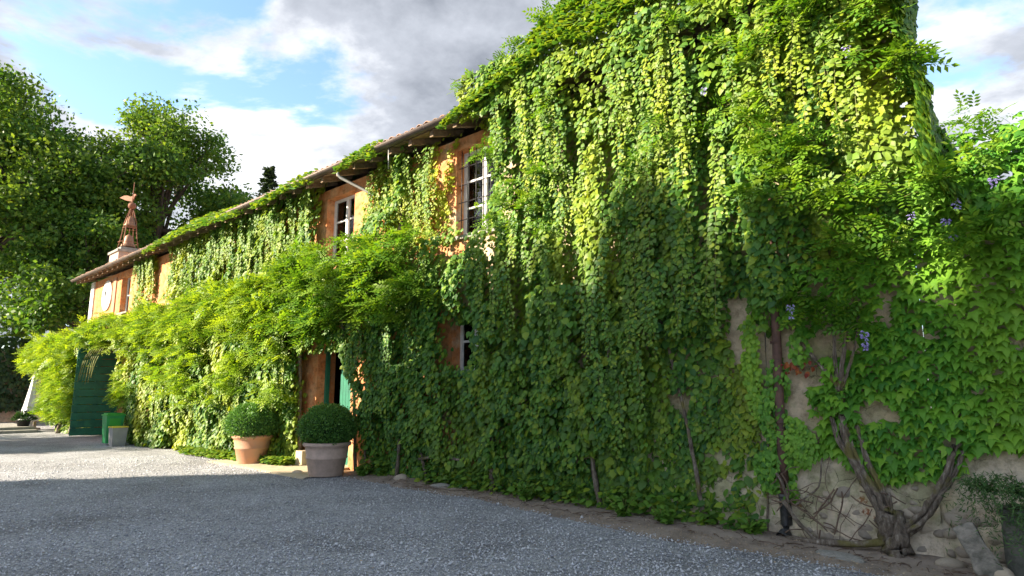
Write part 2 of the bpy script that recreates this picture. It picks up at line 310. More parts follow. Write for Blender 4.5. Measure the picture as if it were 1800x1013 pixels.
def dirt_mesh():
    n = 260; v = []; f = []
    for i in range(n+1):
        x = -10.9 + 12.4*i/n
        wd = 0.45 + 0.45*float(fbm(x*0.9, 2.0, 5)) + 0.35*max(0, min(1, (x+7)/3)) + 0.08*float(fbm(x*7, 1, 8))
        for j in range(8):
            t = j/7; y = 0.05 - t*wd*(1 if j else 0)
            z = 0.008 + 0.05*(1-t)**1.5 + 0.02*float(fbm(x*6, y*6, 9))*(1-t**4) - (0.02 if j == 7 else 0)
            v.append((x, y, z))
    for i in range(n):
        for j in range(7): f.append((i*8+j, (i+1)*8+j, (i+1)*8+j+1, i*8+j+1)[::-1])
    me = bpy.data.meshes.new('dirt_border'); me.from_pydata(v, [], f); me.materials.append(M['dirt']); me.polygons.foreach_set('use_smooth', [True]*len(f)); return me
db = put('dirt_border', dirt_mesh()); tag(db, 'brown earth border along the foot of the wall', 'soil', kind='structure')

def np_mesh(name, V, F, mat, tint=None):
    me = bpy.data.meshes.new(name)
    me.vertices.add(len(V)); me.vertices.foreach_set('co', np.ascontiguousarray(V, np.float32).ravel())
    me.loops.add(F.size); me.loops.foreach_set('vertex_index', np.ascontiguousarray(F, np.int32).ravel())
    me.polygons.add(len(F)); me.polygons.foreach_set('loop_start', np.arange(0, F.size, 3, dtype=np.int32)); me.polygons.foreach_set('loop_total', np.full(len(F), 3, np.int32))
    if tint is not None:
        a = me.attributes.new('tint', 'FLOAT', 'POINT'); a.data.foreach_set('value', np.ascontiguousarray(tint, np.float32))
    me.materials.append(mat); me.update(calc_edges=True); return me
def pebbles():
    n = 110000
    # scattered over the part of the yard in front of the house, denser near the near end
    r = 3.5 + 15*rng.random(n)**1.7; a = R(42.5) + R(45)*(2*rng.random(n)-1)
    x = -np.sin(a)*r; y = -7.44 + np.cos(a)*r
    k = (y < -0.12 - 0.75*rng.random(n)**3*(x > -11)) ; x = x[k]; y = y[k]; n = len(x)
    s = 0.007 + 0.012*rng.random(n)**2.2; s *= np.where(rng.random(n) < 0.01, 1.9, 1)
    ang = rng.random(n)*6.28
    T = np.array([(1,0,0),(-0.5,0.87,0),(-0.5,-0.87,0),(0.1,0.1,0.75),(0,0,-0.5)])
    F = np.array([(0,1,3),(1,2,3),(2,0,3),(1,0,4),(2,1,4),(0,2,4)])
    T = T[None]*(0.65+0.7*rng.random((n,5,3)))
    c, sn = np.cos(ang)[:,None], np.sin(ang)[:,None]
    V = np.stack([T[...,0]*c-T[...,1]*sn, T[...,0]*sn+T[...,1]*c, T[...,2]], -1)*s[:,None,None] + np.stack([x, y, s*0.3+0.004], -1)[:,None]
    FF = (F[None]+5*np.arange(n)[:,None,None]).reshape(-1,3)
    o = put('gravel', np_mesh('gravel', V.reshape(-1,3), FF, M['pebble'])); tag(o, 'loose grey gravel stones strewn over the yard', 'gravel', kind='stuff')
pebbles()

# ------------------------------------------------------------------ house
HX0, HX1, EAVE, DEPTH = -31.4, -1.2, 6.2, 8.0
HXB = -3.4                               # the end wall runs back at a slant
house = thing('farmhouse', (-16, 0, 0), 'long two-storey house with peeling orange plaster, overgrown with climbing plants', 'house')
openings = [(-27.4,-26.35,4.55,5.95), (-22.2,-21.1,4.45,5.95), (-17.3,-16.2,4.45,5.95), (-12.62,-11.5,4.45,5.98), (-8.2,-7.1,4.33,5.98), (-12.7,-11.35,0.0,2.62), (-8.25,-7.4,1.93,3.0)]
RV = 0.19
def house_wall():
    m = MB()
    xs = sorted({HX0, HX1} | {o[0] for o in openings} | {o[1] for o in openings}); zs = sorted({-0.3, EAVE} | {o[2] for o in openings} | {o[3] for o in openings})
    inside = lambda x, z: any(a < x < b and c < z < d for a, b, c, d in openings)
    for i in range(len(xs)-1):
        for j in range(len(zs)-1):
            if not inside((xs[i]+xs[i+1])/2, (zs[j]+zs[j+1])/2):
                m.add([(xs[i],0,zs[j]),(xs[i+1],0,zs[j]),(xs[i+1],0,zs[j+1]),(xs[i],0,zs[j+1])], [(0,1,2,3)])
    for a, b, c, d in openings:
        e = 0.45
        m.add([(a,0,c),(a,0,d),(a,e,d),(a,e,c)], [(0,1,2,3)]); m.add([(b,0,c),(b,0,d),(b,e,d),(b,e,c)], [(3,2,1,0)])
        m.add([(a,0,d),(b,0,d),(b,e,d),(a,e,d)], [(0,1,2,3)]); m.add([(a,0,c),(b,0,c),(b,e,c),(a,e,c)], [(3,2,1,0)])
    rg = EAVE + DEPTH/2*0.33
    m.add([(HX1,0,-0.3),(HXB,DEPTH,-0.3),(HXB,DEPTH,EAVE),((HX1+HXB)/2,DEPTH/2,rg),(HX1,0,EAVE)], [(0,1,2,3,4)])
    m.add([(HX0,0,-0.3),(HX0,DEPTH,-0.3),(HX0,DEPTH,EAVE),(HX0,DEPTH/2,rg),(HX0,0,EAVE)], [(4,3,2,1,0)])
    m.add([(HX0,DEPTH,-0.3),(HXB,DEPTH,-0.3),(HXB,DEPTH,EAVE),(HX0,DEPTH,EAVE)], [(3,2,1,0)])
    m.build('wall', M['plaster'], house)
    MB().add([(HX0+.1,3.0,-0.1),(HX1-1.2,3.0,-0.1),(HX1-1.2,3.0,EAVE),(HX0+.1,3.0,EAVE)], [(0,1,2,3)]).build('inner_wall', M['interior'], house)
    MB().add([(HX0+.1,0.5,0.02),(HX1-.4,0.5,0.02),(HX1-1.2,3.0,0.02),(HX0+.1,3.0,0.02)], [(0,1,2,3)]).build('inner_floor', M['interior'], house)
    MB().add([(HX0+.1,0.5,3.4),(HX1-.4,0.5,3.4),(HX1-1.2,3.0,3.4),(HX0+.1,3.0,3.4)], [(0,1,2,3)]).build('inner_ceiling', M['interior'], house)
house_wall()
MB().box(HX0-0.05, HX0+0.42, -0.05, 0.3, 0, EAVE).build('corner_pilaster', M['white_paint'], house)
MB().box(-28.35, -28.0, -0.04, 0.0, 3.6, EAVE-0.15).build('pilaster', M['terracotta'], house)
SL = 0.33; OV = 0.52
def roofz(y): return 6.34 + (y+OV)*SL
def roof():
    x0, x1 = HX0-0.65, HX1+0.02; xm = (HX1+HXB)/2; xb = HXB; ym = DEPTH/2; zr = roofz(ym); m = MB()
    for dz, in ((0,),):
        m.add([(x0,-OV,roofz(-OV)),(x1,-OV,roofz(-OV)),(xm,ym,zr),(x0,ym,zr),(x0,DEPTH+OV,roofz(-OV)),(xb,DEPTH+OV,roofz(-OV)),
               (x0,-OV,roofz(-OV)-.08),(x1,-OV,roofz(-OV)-.08),(xm,ym,zr-.08),(x0,ym,zr-.08),(x0,DEPTH+OV,roofz(-OV)-.08),(xb,DEPTH+OV,roofz(-OV)-.08)],
              [(0,1,2,3),(3,2,5,4),(7,6,9,8),(8,9,10,11),(0,6,7,1),(4,5,11,10),(1,7,8,2),(2,8,11,5),(3,9,6,0),(4,10,9,3)])
    r = m.build('roof', M['timber'], house)
    # cover tiles: each tile of the eaves course is a piece of its own, the courses above are joined
    def tile_vs(): 
        v = []; f = []; n = 6; L = 0.46
        for k, (yy, rr) in enumerate(((0, 0.085), (L, 0.068))):
            for i in range(n+1):
                a = math.pi*i/n; v.append((rr*math.cos(a), yy, rr*math.sin(a)*0.85 + yy*SL + (0.03 if k == 0 else 0.0)))
            for i in range(n+1):
                a = math.pi*i/n; v.append(((rr-.014)*math.cos(a), yy, (rr-.014)*math.sin(a)*0.85 + yy*SL + (0.03 if k == 0 else 0.0)))
        q = n+1
        for i in range(n):
            f += [(i, i+1, 2*q+i+1, 2*q+i), (q+i+1, q+i, 3*q+i, 3*q+i+1), (i+1, i, q+i, q+i+1)]
        return v, f
    tv, tf = tile_vs(); me = MB().add(tv, tf, True).mesh('roof_tile', M['tile'])
    nt_ = int((x1-x0)/0.21)
    for i in range(nt_):
        o = put('roof_tile', me, r); x = x0+0.1+0.21*i
        place(o, Matrix.Translation((x+random.uniform(-.008,.008), -OV-0.03+random.uniform(-.02,.02), roofz(-OV)+0.012)) @ Matrix.Rotation(random.uniform(-.05,.05), 4, 'Z'))
    up = MB()
    for c in range(1, 12):
        y = -OV + c*0.38
        for i in range(nt_): 
            x = x0+0.1+0.21*i+random.uniform(-.008,.008)
            if x < x1-.29*(y+OV+.4): up.add([(a+x, b+y, d+roofz(y)+0.012) for a, b, d in tv], tf, True)
    tag(up.build('upper_tiles', M['tile'], r), kind='stuff')
    # rafters, purlin board, gutter
    k = 0; x = x0+0.15
    rm = MB().add([(-.045,-.5,-.20),(.045,-.5,-.20),(.045,.25,-.20+.75*SL),(-.045,.25,-.20+.75*SL),(-.045,-.5,-.085),(.045,-.5,-.085),(.045,.25,-.085+.75*SL),(-.045,.25,-.085+.75*SL)],
                  [(0,3,2,1),(4,5,6,7),(0,1,5,4),(1,2,6,5),(2,3,7,6),(3,0,4,7)]).mesh('rafter', M['timber'])
    while x < x1:
        o = put('rafter', rm, r); place(o, Matrix.Translation((x, 0, roofz(-.5)))); x += 0.62
    gm = MB(); n = 10; gy, gz, gr = -OV-0.085, roofz(-OV)-0.015, 0.085
    for rr, fl in ((gr, 1), (gr-0.008, 0)):
        for xx in (x0, x1):
            pass
    vs = []; 
    for xx in (x0-0.05, x1):
        for rr in (gr, gr-.01):
            for i in range(n+1):
                a = math.pi + math.pi*i/n; vs.append((xx, gy+rr*math.cos(a), gz+rr*math.sin(a)))
    q = n+1; fs = []
    for i in range(n): fs += [(i, i+1, 2*q+i+1, 2*q+i), (q+i+1, q+i, 3*q+i, 3*q+i+1), (i+1, i, q+i, q+i+1), (2*q+i, 2*q+i+1, 3*q+i+1, 3*q+i)]
    fs += [(0, 2*q, 3*q, q), (n, q+n, 3*q+n, 2*q+n)]
    gm.add(vs, fs, True)
    gt = gm.build('gutter', M['gutter'], house)
    x = x0+0.3
    bmsh = MB().tube([(0, gy-gr-.004, gz+.012), (0, gy-gr*.72, gz-gr*.72), (0, gy, gz-gr-.004), (0, gy+gr*.72, gz-gr*.72), (0, gy+gr+.02, gz+.02)], 0.011, 5).mesh('gutter_bracket', M['gutter'])
    while x < x1: o = put('gutter_bracket', bmsh, gt); place(o, Matrix.Translation((x,0,0))); x += 0.9
    return gy, gz
GY, GZ = roof()
# zinc downpipes below the gutter
def dpipe(x, xo, z1):
    MB().tube([(x, GY, GZ-.06), (x, GY, GZ-.22), (x+.03, GY+.05, GZ-.28), (xo-.05, -.1, GZ-.66), (xo, -.07, GZ-.75), (xo, -.07, z1)], 0.034, 10).build('downpipe', M['pale_pipe'], house)
dpipe(-11.25, -10.62, 3.9)
MB().tube([(-9.72, -.07, 5.75), (-9.72, -.07, 3.8)], 0.05, 10).build('downpipe', M['gutter'], house)
MB().tube([(-9.55, GY+.05, GZ-.07), (-9.55, GY+.06, GZ-.5)], 0.012, 6).build('hanging_wire', M['pale_pipe'], house)

def window(x0, x1, z0, z1, cols=2, rows=3, curtain=None, grille=False, shut=0.0):
    y = RV; fw = 0.065; m = MB()
    m.box(x0, x0+fw, y, y+.07, z0, z1); m.box(x1-fw, x1, y, y+.07, z0, z1); m.box(x0+fw, x1-fw, y, y+.07, z1-fw, z1); m.box(x0+fw, x1-fw, y, y+.07, z0, z0+fw)
    wn = m.build('window', M['white_paint'], house)
    cw = (x1-x0-2*fw)/cols; rh = (z1-z0-2*fw)/rows
    for i in range(1, cols): MB().box(x0+fw+i*cw-.045, x0+fw+i*cw+.045, y-.012, y+.06, z0+fw, z1-fw).build('casement_stile', M['white_paint'], wn)
    for j in range(1, rows):
        for i in range(cols):
            a = x0+fw+i*cw + (.045 if i else 0); b = x0+fw+(i+1)*cw - (.045 if i < cols-1 else 0)
            MB().box(a, b, y+.008, y+.05, z0+fw+j*rh-.018, z0+fw+j*rh+.018).build('muntin', M['white_paint'], wn)
    for i in range(cols):
        for j in range(rows):
            MB().box(x0+fw+i*cw+.005, x0+fw+(i+1)*cw-.005, y+.028, y+.034, z0+fw+j*rh+.005, z0+fw+(j+1)*rh-.005).build('pane', M['glass'], wn)
    MB().box(x0-.06, x1+.06, -.07, RV, z0-.06, z0+.004).build('sill', M['slab'], wn)
    if curtain:
        for s in curtain:
            a, b = (x0+.05, x0+.05+(x1-x0)*s[1]) if s[0] == 'L' else (x1-.05-(x1-x0)*s[1], x1-.05)
            n = 40; v = []; f = []
            for i in range(n+1):
                xx = a+(b-a)*i/n; yy = y+.10+.02*math.sin(i*1.15)
                v += [(xx, yy, z0+.02), (xx, yy, z1-.03)]
            for i in range(n): f.append((2*i, 2*i+2, 2*i+3, 2*i+1))
            MB().add(v, f, True).build('curtain', M['curtain'], wn)
    if grille:
        for i in range(6): xx = x0+.08+(x1-x0-.16)*i/5; MB().tube([(xx, .06, z0), (xx, .06, z1)], .009, 6).build('grille_bar', M['black_iron'], wn)
        for j in range(1, 5): zz = z0+(z1-z0)*j/5; MB().tube([(x0, .075, zz), (x1, .075, zz)], .009, 6).build('grille_bar', M['black_iron'], wn)
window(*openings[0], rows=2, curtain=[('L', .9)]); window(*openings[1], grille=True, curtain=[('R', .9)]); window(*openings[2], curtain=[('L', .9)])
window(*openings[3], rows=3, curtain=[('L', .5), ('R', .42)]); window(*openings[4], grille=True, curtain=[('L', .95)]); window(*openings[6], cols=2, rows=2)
def door():
    x0, x1, z0, z1 = openings[5]; y = RV; m = MB()
    m.box(x0, x0+.07, y, y+.09, z0, z1); m.box(x1-.07, x1, y, y+.09, z0, z1); m.box(x0+.07, x1-.07, y, y+.09, z1-.08, z1)
    d = m.build('door', M['green_paint'], house); n = 6; a = x0+.62; b = x1-.075
    for i in range(n):
        xa = a+(b-a)*i/n; MB().box(xa+.004, xa+(b-a)/n-.004, y+.02, y+.06, .04, z1-.085).build('board', M['green_paint'], d)
    MB().box(a, b, y+.06, y+.085, .3, .45).build('ledge', M['green_paint'], d); MB().box(a, b, y+.06, y+.085, 1.9, 2.05).build('ledge', M['green_paint'], d)
    MB().tube([(a+.06, y+.02, 1.05), (a+.06, y-.04, 1.05), (a+.14, y-.04, 1.05)], .011, 6).build('handle', M['black_iron'], d)
    MB().box(x0-.25, x0+.02, -.28, -.002, 0, .32).build('doorstep_block', M['paving'], house)
    MB().box(x0-.02, x1+.05, -.18, RV+.3, -.02, .07).build('threshold', M['paving'], house)
door()
pv = put('paving', grid_mesh('paving', -15.2, -10.9, -1.25, -0.02, 60, 20, lambda X, Y: 0.016+0.01*fbm(X*2, Y*2, 4)-0.03*((Y < -1.2) | (X < -15.15)), M['paving']))
tag(pv, 'pale worn paving strip before the doorway', 'paving', kind='structure')

# ------------------------------------------------------------------ garden wall to the right, rough base
gw = thing('garden_wall', (1, 0.2, 0), 'tall rendered garden wall with rubble foot, joined to the house end', 'wall')
MB().box(HX1+.003, 5.0, 0.0, 0.42, -0.3, 3.55).build('wall', M['render'], gw)
def rough(name, x0, x1, ztop, parent, seed):
    nx = int((x1-x0)/0.035); nz = 40; v = []; f = []
    for j in range(nz+1):
        for i in range(nx+1):
            x = x0+(x1-x0)*i/nx; zt = ztop*(0.8+0.35*float(fbm(x*2.2, 0, seed))); z = -0.05+(zt+.05)*j/nz; t = j/nz
            n = (0.03+0.10*max(0, min(1, (x+3.6)/1.0)))*(1-t)**0.8 + 0.06*(float(fbm(x*3, z*3, seed))-.5)*(1-t**3) + 0.025*(float(fbm(x*13, z*13, seed+4))-.5)*(1-t**6) + 0.012
            if j == nz: n = -0.02
            v.append((x, -max(n, 0.004 if j < nz else -0.02), z))
    for j in range(nz):
        for i in range(nx): f.append((j*(nx+1)+i, j*(nx+1)+i+1, (j+1)*(nx+1)+i+1, (j+1)*(nx+1)+i))
    MB().add(v, f, True).build(name, M['render'], parent)
rough('rough_render', -4.6, HX1, 0.95, house, 11); rough('rough_render', HX1, 4.9, 0.75, gw, 13)
def stone_mesh(seed, sub=1):
    rr = random.Random(seed); import bmesh
    bm = bmesh.new(); bmesh.ops.create_icosphere(bm, subdivisions=2, radius=1)
    ax = [Vector((rr.uniform(-1,1), rr.uniform(-1,1), rr.uniform(-1,1))).normalized() for _ in range(7)]; dd = [rr.uniform(.55,.85) for _ in ax]
    for v in bm.verts:
        for a, d in zip(ax, dd):
            e = v.co.dot(a)
            if e > d: v.co -= a*(e-d)*0.9
        v.co *= 1+rr.uniform(-.03,.03)
    me = bpy.data.meshes.new('stone'); bm.to_mesh(me); bm.free(); me.materials.append(M['stone']); me.polygons.foreach_set('use_smooth', [True]*len(me.polygons)); return me
STN = [stone_mesh(k) for k in range(8)]
for k in range(90):
    x = random.uniform(-1.45, .3) if k % 3 else random.uniform(-2.4,-1.4); z = random.uniform(0.02, .66)*random.random()**.4
    if k < 80 or x > HX1:
        o = put('stone', STN[k % 8], gw if x > HX1 else house); s = random.uniform(.05, .13)
        yy = -(0.13*(1-z/.8)**.8) - .0 if z < .8 else -.02
        place(o, Matrix.Translation((x, yy+.02, z)) @ Matrix.Rotation(random.uniform(-.3,.3), 4, 'Y') @ Matrix.Diagonal((s*1.05, .07, s*.7, 1)))
def loose(x, y, sx, sy, sz, k, rz, label, mat='stone'):
    me = STN[k].copy(); me.materials.clear(); me.materials.append(M[mat]); o = put('loose_stone', me); o.location = (x, y, sz*.55); o.scale = (sx, sy, sz); o.rotation_euler = (0, 0, rz)
    tag(o, label, 'stone')
loose(-1.98, -.62, .27, .13, .045, 1, -.35, 'long flat grey stone slab lying before the gnarled vine trunk', 'slab')
loose(-8.15, -.28, .22, .15, .06, 2, .3, 'flat pale stone on the gravel below the shaded dark window', 'slab')
loose(-.72, -.5, .11, .1, .09, 3, 0, 'rounded brown stone at the corner of the stone trough')
loose(-1.12, -.34, .14, .09, .07, 4, .6, 'tan boulder beside the foot of the gnarled vine trunk')
loose(-2.3, -.28, .07, .05, .05, 5, .2, 'pale wedge stone beside the drainpipe foot', 'slab')
loose(-11.62, -.95, .13, .1, .05, 6, .2, 'low brown stone beside the grey flowerpot')
loose(-9.3, -.25, .14, .1, .1, 7, .9, 'reddish stone at the foot of the shaded creeper')
loose(-.88, -.42, .1, .09, .07, 0, 1.9, 'squat ochre stone under the leaning slab')

# stone trough with trailing plant, leaning slab
tr = thing('stone_trough', (-.2, -.3, 0), 'dark rendered stone trough against the garden wall', 'trough')
def lump(x0, x1, y0, y1, z0, z1, seed, amp, n=14):
    import bmesh
    bm = bmesh.new(); bmesh.ops.create_cube(bm, size=1); bmesh.ops.subdivide_edges(bm, edges=bm.edges[:], cuts=n, use_grid_fill=True)
    for v in bm.verts:
        p = Vector((x0+(x1-x0)*(v.co.x+.5), y0+(y1-y0)*(v.co.y+.5), z0+(z1-z0)*(v.co.z+.5))); k = [float(fbm(p.x*5+p.y*3+i*7, p.z*5+p.y*4+i*3, seed+i))-.5 for i in range(3)]; v.co = p+Vector(k)*amp
    me = bpy.data.meshes.new('lump'); bm.to_mesh(me); bm.free(); me.polygons.foreach_set('use_smooth', [True]*len(me.polygons)); return me
me = lump(-.72, .75, -.42, -.03, -.05, .58, 21, .06); me.materials.append(M['dark_render']); put('basin', me, tr); MB().box(-.66,.7,-.36,-.06,.56,.60).build('soil', M['soil'], tr)
me = lump(-.08, .08, -.045, .045, 0, .50, 25, .07, 12); me.materials.append(M['stained_slab']); o = put('leaning_slab', me); o.location = (-.76, -.52, -.03); o.rotation_euler = (R(-9), R(-26), R(6)); o.scale = (1.2, 1, 1)
tag(o, 'pale stone slab leaning against the trough', 'slab')

# rusty rain pipe on the right
pp = thing('drainpipe', (-2.63, -.1, 0), 'rusty brown drainpipe with dark shoe running down the wall', 'drainpipe')
MB().tube([(-2.60,-.12,3.9),(-2.60,-.12,2.4),(-2.625,-.12,1.3),(-2.63,-.12,.42)], .052, 14).build('pipe', M['rust_pipe'], pp)
MB().tube([(-2.63,-.12,.46),(-2.63,-.12,.16),(-2.635,-.15,.08),(-2.65,-.24,.035)], .062, 14, cap=False).build('shoe', M['dark_pipe'], pp)
MB().tube([(-2.63,-.12,.44),(-2.63,-.12,.48)], .068, 14).build('collar', M['dark_pipe'], pp)
for z in (1.25, 2.15): MB().tube([(-2.62,-.12,z-.015),(-2.62,-.12,z+.015)], .06, 12).build('bracket', M['rust_pipe'], pp)

# ------------------------------------------------------------------ leaves
def tmpl(kind):
    if kind == 'ivy':      # three pointed lobes, folded on the midrib
        v = [(0,0,0),(-.30,-.10,-.02),(-.60,.42,-.10),(-.24,.44,0),(0,1,-.14),(.24,.44,0),(.60,.42,-.10),(.30,-.10,-.02),(0,.34,.07)]
        f = [(8,i,i+1) for i in range(7)]+[(8,7,0)]
    elif kind == 'creeper':
        v = [(0,0,0),(-.34,.14,-.03),(-.36,.52,-.04),(0,1,-.10),(.36,.52,-.04),(.34,.14,-.03),(0,.42,.06)]
        f = [(6,i,i+1) for i in range(5)]+[(6,5,0)]
    elif kind == 'leaf':
        v = [(0,0,0),(-.30,.45,-.03),(0,1,-.06),(.30,.45,-.03)]; f = [(0,2,1),(0,3,2)]
    elif kind == 'needle':
        v = [(0,0,0),(-.09,.4,0),(0,1,-.05),(.09,.4,0)]; f = [(0,2,1),(0,3,2)]
    elif kind in ('pinnate', 'pinnate_far'):  # wisteria: a drooping rachis of leaflet pairs
        v = []; f = []
        def leaflet(px, py, pz, ang, L):
            b = len(v); c, s = math.cos(ang), math.sin(ang); W = (.17 if kind == 'pinnate' else .24)*L
            for a, t, z in ((0,0,0),(-W,.42*L,-.01),(0,L,-.10*L),(W,.42*L,-.01)):
                v.append((px+c*a+s*t, py-s*a+c*t, pz+z))
            f.extend([(b,b+2,b+1),(b,b+3,b+2)])
        for i in range(6 if kind == 'pinnate' else 4):
            t = .12+(.15 if kind == 'pinnate' else .22)*i; z = -.22*t*t; L = .36*(1-.35*abs(t-.45))
            leaflet(.01, t, z, 1.0, L); leaflet(-.01, t+.03, z, -1.0, L)
        leaflet(0, .95, -.2, 0, .33)
    f = [(a, c, b) if False else (a, b, c) for a, b, c in f]
    return np.array(v, float), np.array(f, int)
TM = {k: tmpl(k) for k in ('ivy', 'creeper', 'leaf', 'needle', 'pinnate', 'pinnate_far')}
def nrm(a): return a/np.maximum(np.linalg.norm(a, axis=-1, keepdims=True), 1e-9)
class Leaves:
    """arrays of position, tip direction, blade normal, size and tint"""
    def __init__(s): s.P = []; s.T = []; s.Nn = []; s.Sz = []; s.Ti = []
    def add(s, P, T, Nn, Sz, Ti): s.P.append(P); s.T.append(T); s.Nn.append(Nn); s.Sz.append(Sz); s.Ti.append(np.clip(Ti, 0, 1)); return s
    def cat(s):
        P, T, Nn, Sz, Ti = (np.concatenate(a) for a in (s.P, s.T, s.Nn, s.Sz, s.Ti))
        T = nrm(T); X = nrm(np.cross(T, Nn)); Nn = np.cross(X, T); return P, X, T, Nn, Sz, Ti
    def mesh(s, name, kind, mat, sel=None):
        P, X, T, Nn, Sz, Ti = s.cat()
        if sel is not None: P, X, T, Nn, Sz, Ti = (a[sel] for a in (P, X, T, Nn, Sz, Ti))
        v, f = TM[kind]; k = len(v); n = len(P)
        V = (P[:,None] + Sz[:,None,None]*(v[None,:,0:1]*X[:,None] + v[None,:,1:2]*T[:,None] + v[None,:,2:3]*Nn[:,None])).reshape(-1,3)
        F = (f[None] + k*np.arange(n)[:,None,None]).reshape(-1,3)
        return np_mesh(name, V, F, mat, np.repeat(Ti, k))
def leaf_proto(kind, mat, tint):
    v, f = TM[kind]; return np_mesh('leaf', v, f, mat, np.full(len(v), tint))
CAMP = np.array([0, -7.44, 1.6])
def finish(lv, parent, kind, mat, single=0, name='foliage'):
    """joins the leaves into one foliage part; the `single` largest in view become leaf objects"""
    P, X, T, Nn, Sz, Ti = lv.cat(); n = len(P); rest = np.ones(n, bool)
    if single:
        score = Sz/np.linalg.norm(P-CAMP, axis=1)*(0.6+np.clip(-P[:,1], 0, 1))*(0.75+.5*rng.random(n)); idx = np.argsort(-score)[:single]; rest[idx] = False
        protos = [leaf_proto(kind, mat, t) for t in (.05, .25, .5, .85)]
        for i in idx:
            o = put('leaf', protos[min(3, int(Ti[i]*4))], parent); s = Sz[i]
            place(o, Matrix(((X[i,0]*s,T[i,0]*s,Nn[i,0]*s,P[i,0]),(X[i,1]*s,T[i,1]*s,Nn[i,1]*s,P[i,1]),(X[i,2]*s,T[i,2]*s,Nn[i,2]*s,P[i,2]),(0,0,0,1))))
    return tag(put(name, lv.mesh(name, kind, mat, rest), parent), kind='stuff')
# how far the climbers stand off the wall (metres), by x and z
GX = [-38,-31,-27,-24,-20,-16,-13.5,-12,-10,-8,-6,-4,-3,-2,-1,0,4]
GZs = [0,1,2,3,4,4.6,5.2,6.2,7]
GN = np.array([[.8,.9,.95,.95,.8,.4,.3,.2,.2],[.9,1.0,1.0,1.0,.75,.3,.1,.1,.1],[.7,.8,.9,.9,.7,.35,.1,.1,.1],[.7,.8,.85,.8,.62,.35,.2,.15,.15],[.85,.85,.85,.78,.6,.38,.3,.22,.3],
 [.66,.7,.74,.74,.6,.4,.3,.25,.3],[.4,.45,.58,.68,.66,.45,.3,.25,.3],[.1,.15,.34,.55,.62,.45,.25,.2,.3],[.32,.35,.42,.52,.6,.45,.15,.2,.3],[.3,.35,.42,.48,.52,.42,.34,.5,.7],
 [.24,.35,.45,.52,.58,.55,.55,.72,.75],[.14,.24,.36,.48,.58,.55,.55,.74,.75],[.10,.14,.25,.42,.56,.5,.5,.74,.75],[.08,.12,.18,.34,.5,.42,.45,.72,.75],[.08,.13,.18,.28,.42,.36,.4,.66,.7],[.1,.13,.16,.25,.4,.35,.3,.3,.3],[.1,.13,.16,.25,.4,.35,.3,.3,.3]])
def stand(x, z):
    x = np.clip(x, GX[0], GX[-1]-1e-6); z = np.clip(z, 0, GZs[-1]-1e-6)
    i = np.searchsorted(GX, x, 'right')-1; j = np.searchsorted(GZs, z, 'right')-1
    ax = np.array(GX); az = np.array(GZs); u = (x-ax[i])/(ax[i+1]-ax[i]); v = (z-az[j])/(az[j+1]-az[j])
    return (GN[i,j]*(1-u)+GN[i+1,j]*u)*(1-v)+(GN[i,j+1]*(1-u)+GN[i+1,j+1]*u)*v
HOLES = [  # where the wall, a window or a door shows: polygon in x, z
 [(-12.75,6.3),(-12.72,4.7),(-12.2,4.35),(-11.3,4.45),(-11.0,5.6),(-10.7,6.35)],
 [(-8.25,6.0),(-8.22,4.6),(-7.45,4.55),(-7.35,4.9),(-7.5,5.9)],
 [(-12.95,2.7),(-13.0,-.1),(-10.85,-.1),(-10.9,1.6),(-11.3,2.7)],
 [(-8.12,2.75),(-8.1,2.0),(-7.5,2.0),(-7.5,2.75)],
 [(-3.22,2.8),(-3.2,1.95),(-2.92,1.95),(-2.9,2.75)],
 [(-2.44,2.2),(-2.2,2.1),(-2.3,1.6),(-2.38,1.05),(-2.5,1.3)],
 [(-1.82,1.54),(-1.5,1.5),(-1.46,1.34),(-1.8,1.3)], [(-1.56,2.65),(-1.38,2.6),(-1.38,2.32),(-1.53,2.36)],
 [(-2.6,.35),(-2.2,.85),(-1.8,.72),(-1.45,.68),(-1.0,.86),(-.86,1.06),(-.4,1.03),(-.4,-.2),(-2.75,-.2)],
 [(-27.6,6.1),(-27.5,4.5),(-26.2,4.5),(-26.2,6.1)], [(-22.3,6.0),(-22.2,4.6),(-21.3,4.5),(-21.1,6.0)], [(-17.4,5.75),(-17.3,4.8),(-16.75,4.7),(-16.65,5.7)]]
THIN = [([(-10.85,6.4),(-7.9,6.2),(-7.95,4.4),(-8.9,4.2),(-10.8,4.6)], .60), ([(-4.3,2.3),(-2.7,2.3),(-2.8,-.1),(-4.4,-.1)], .57), ([(-10.8,.45),(-4.2,.5),(-4.2,-.1),(-10.8,-.1)], .72)]
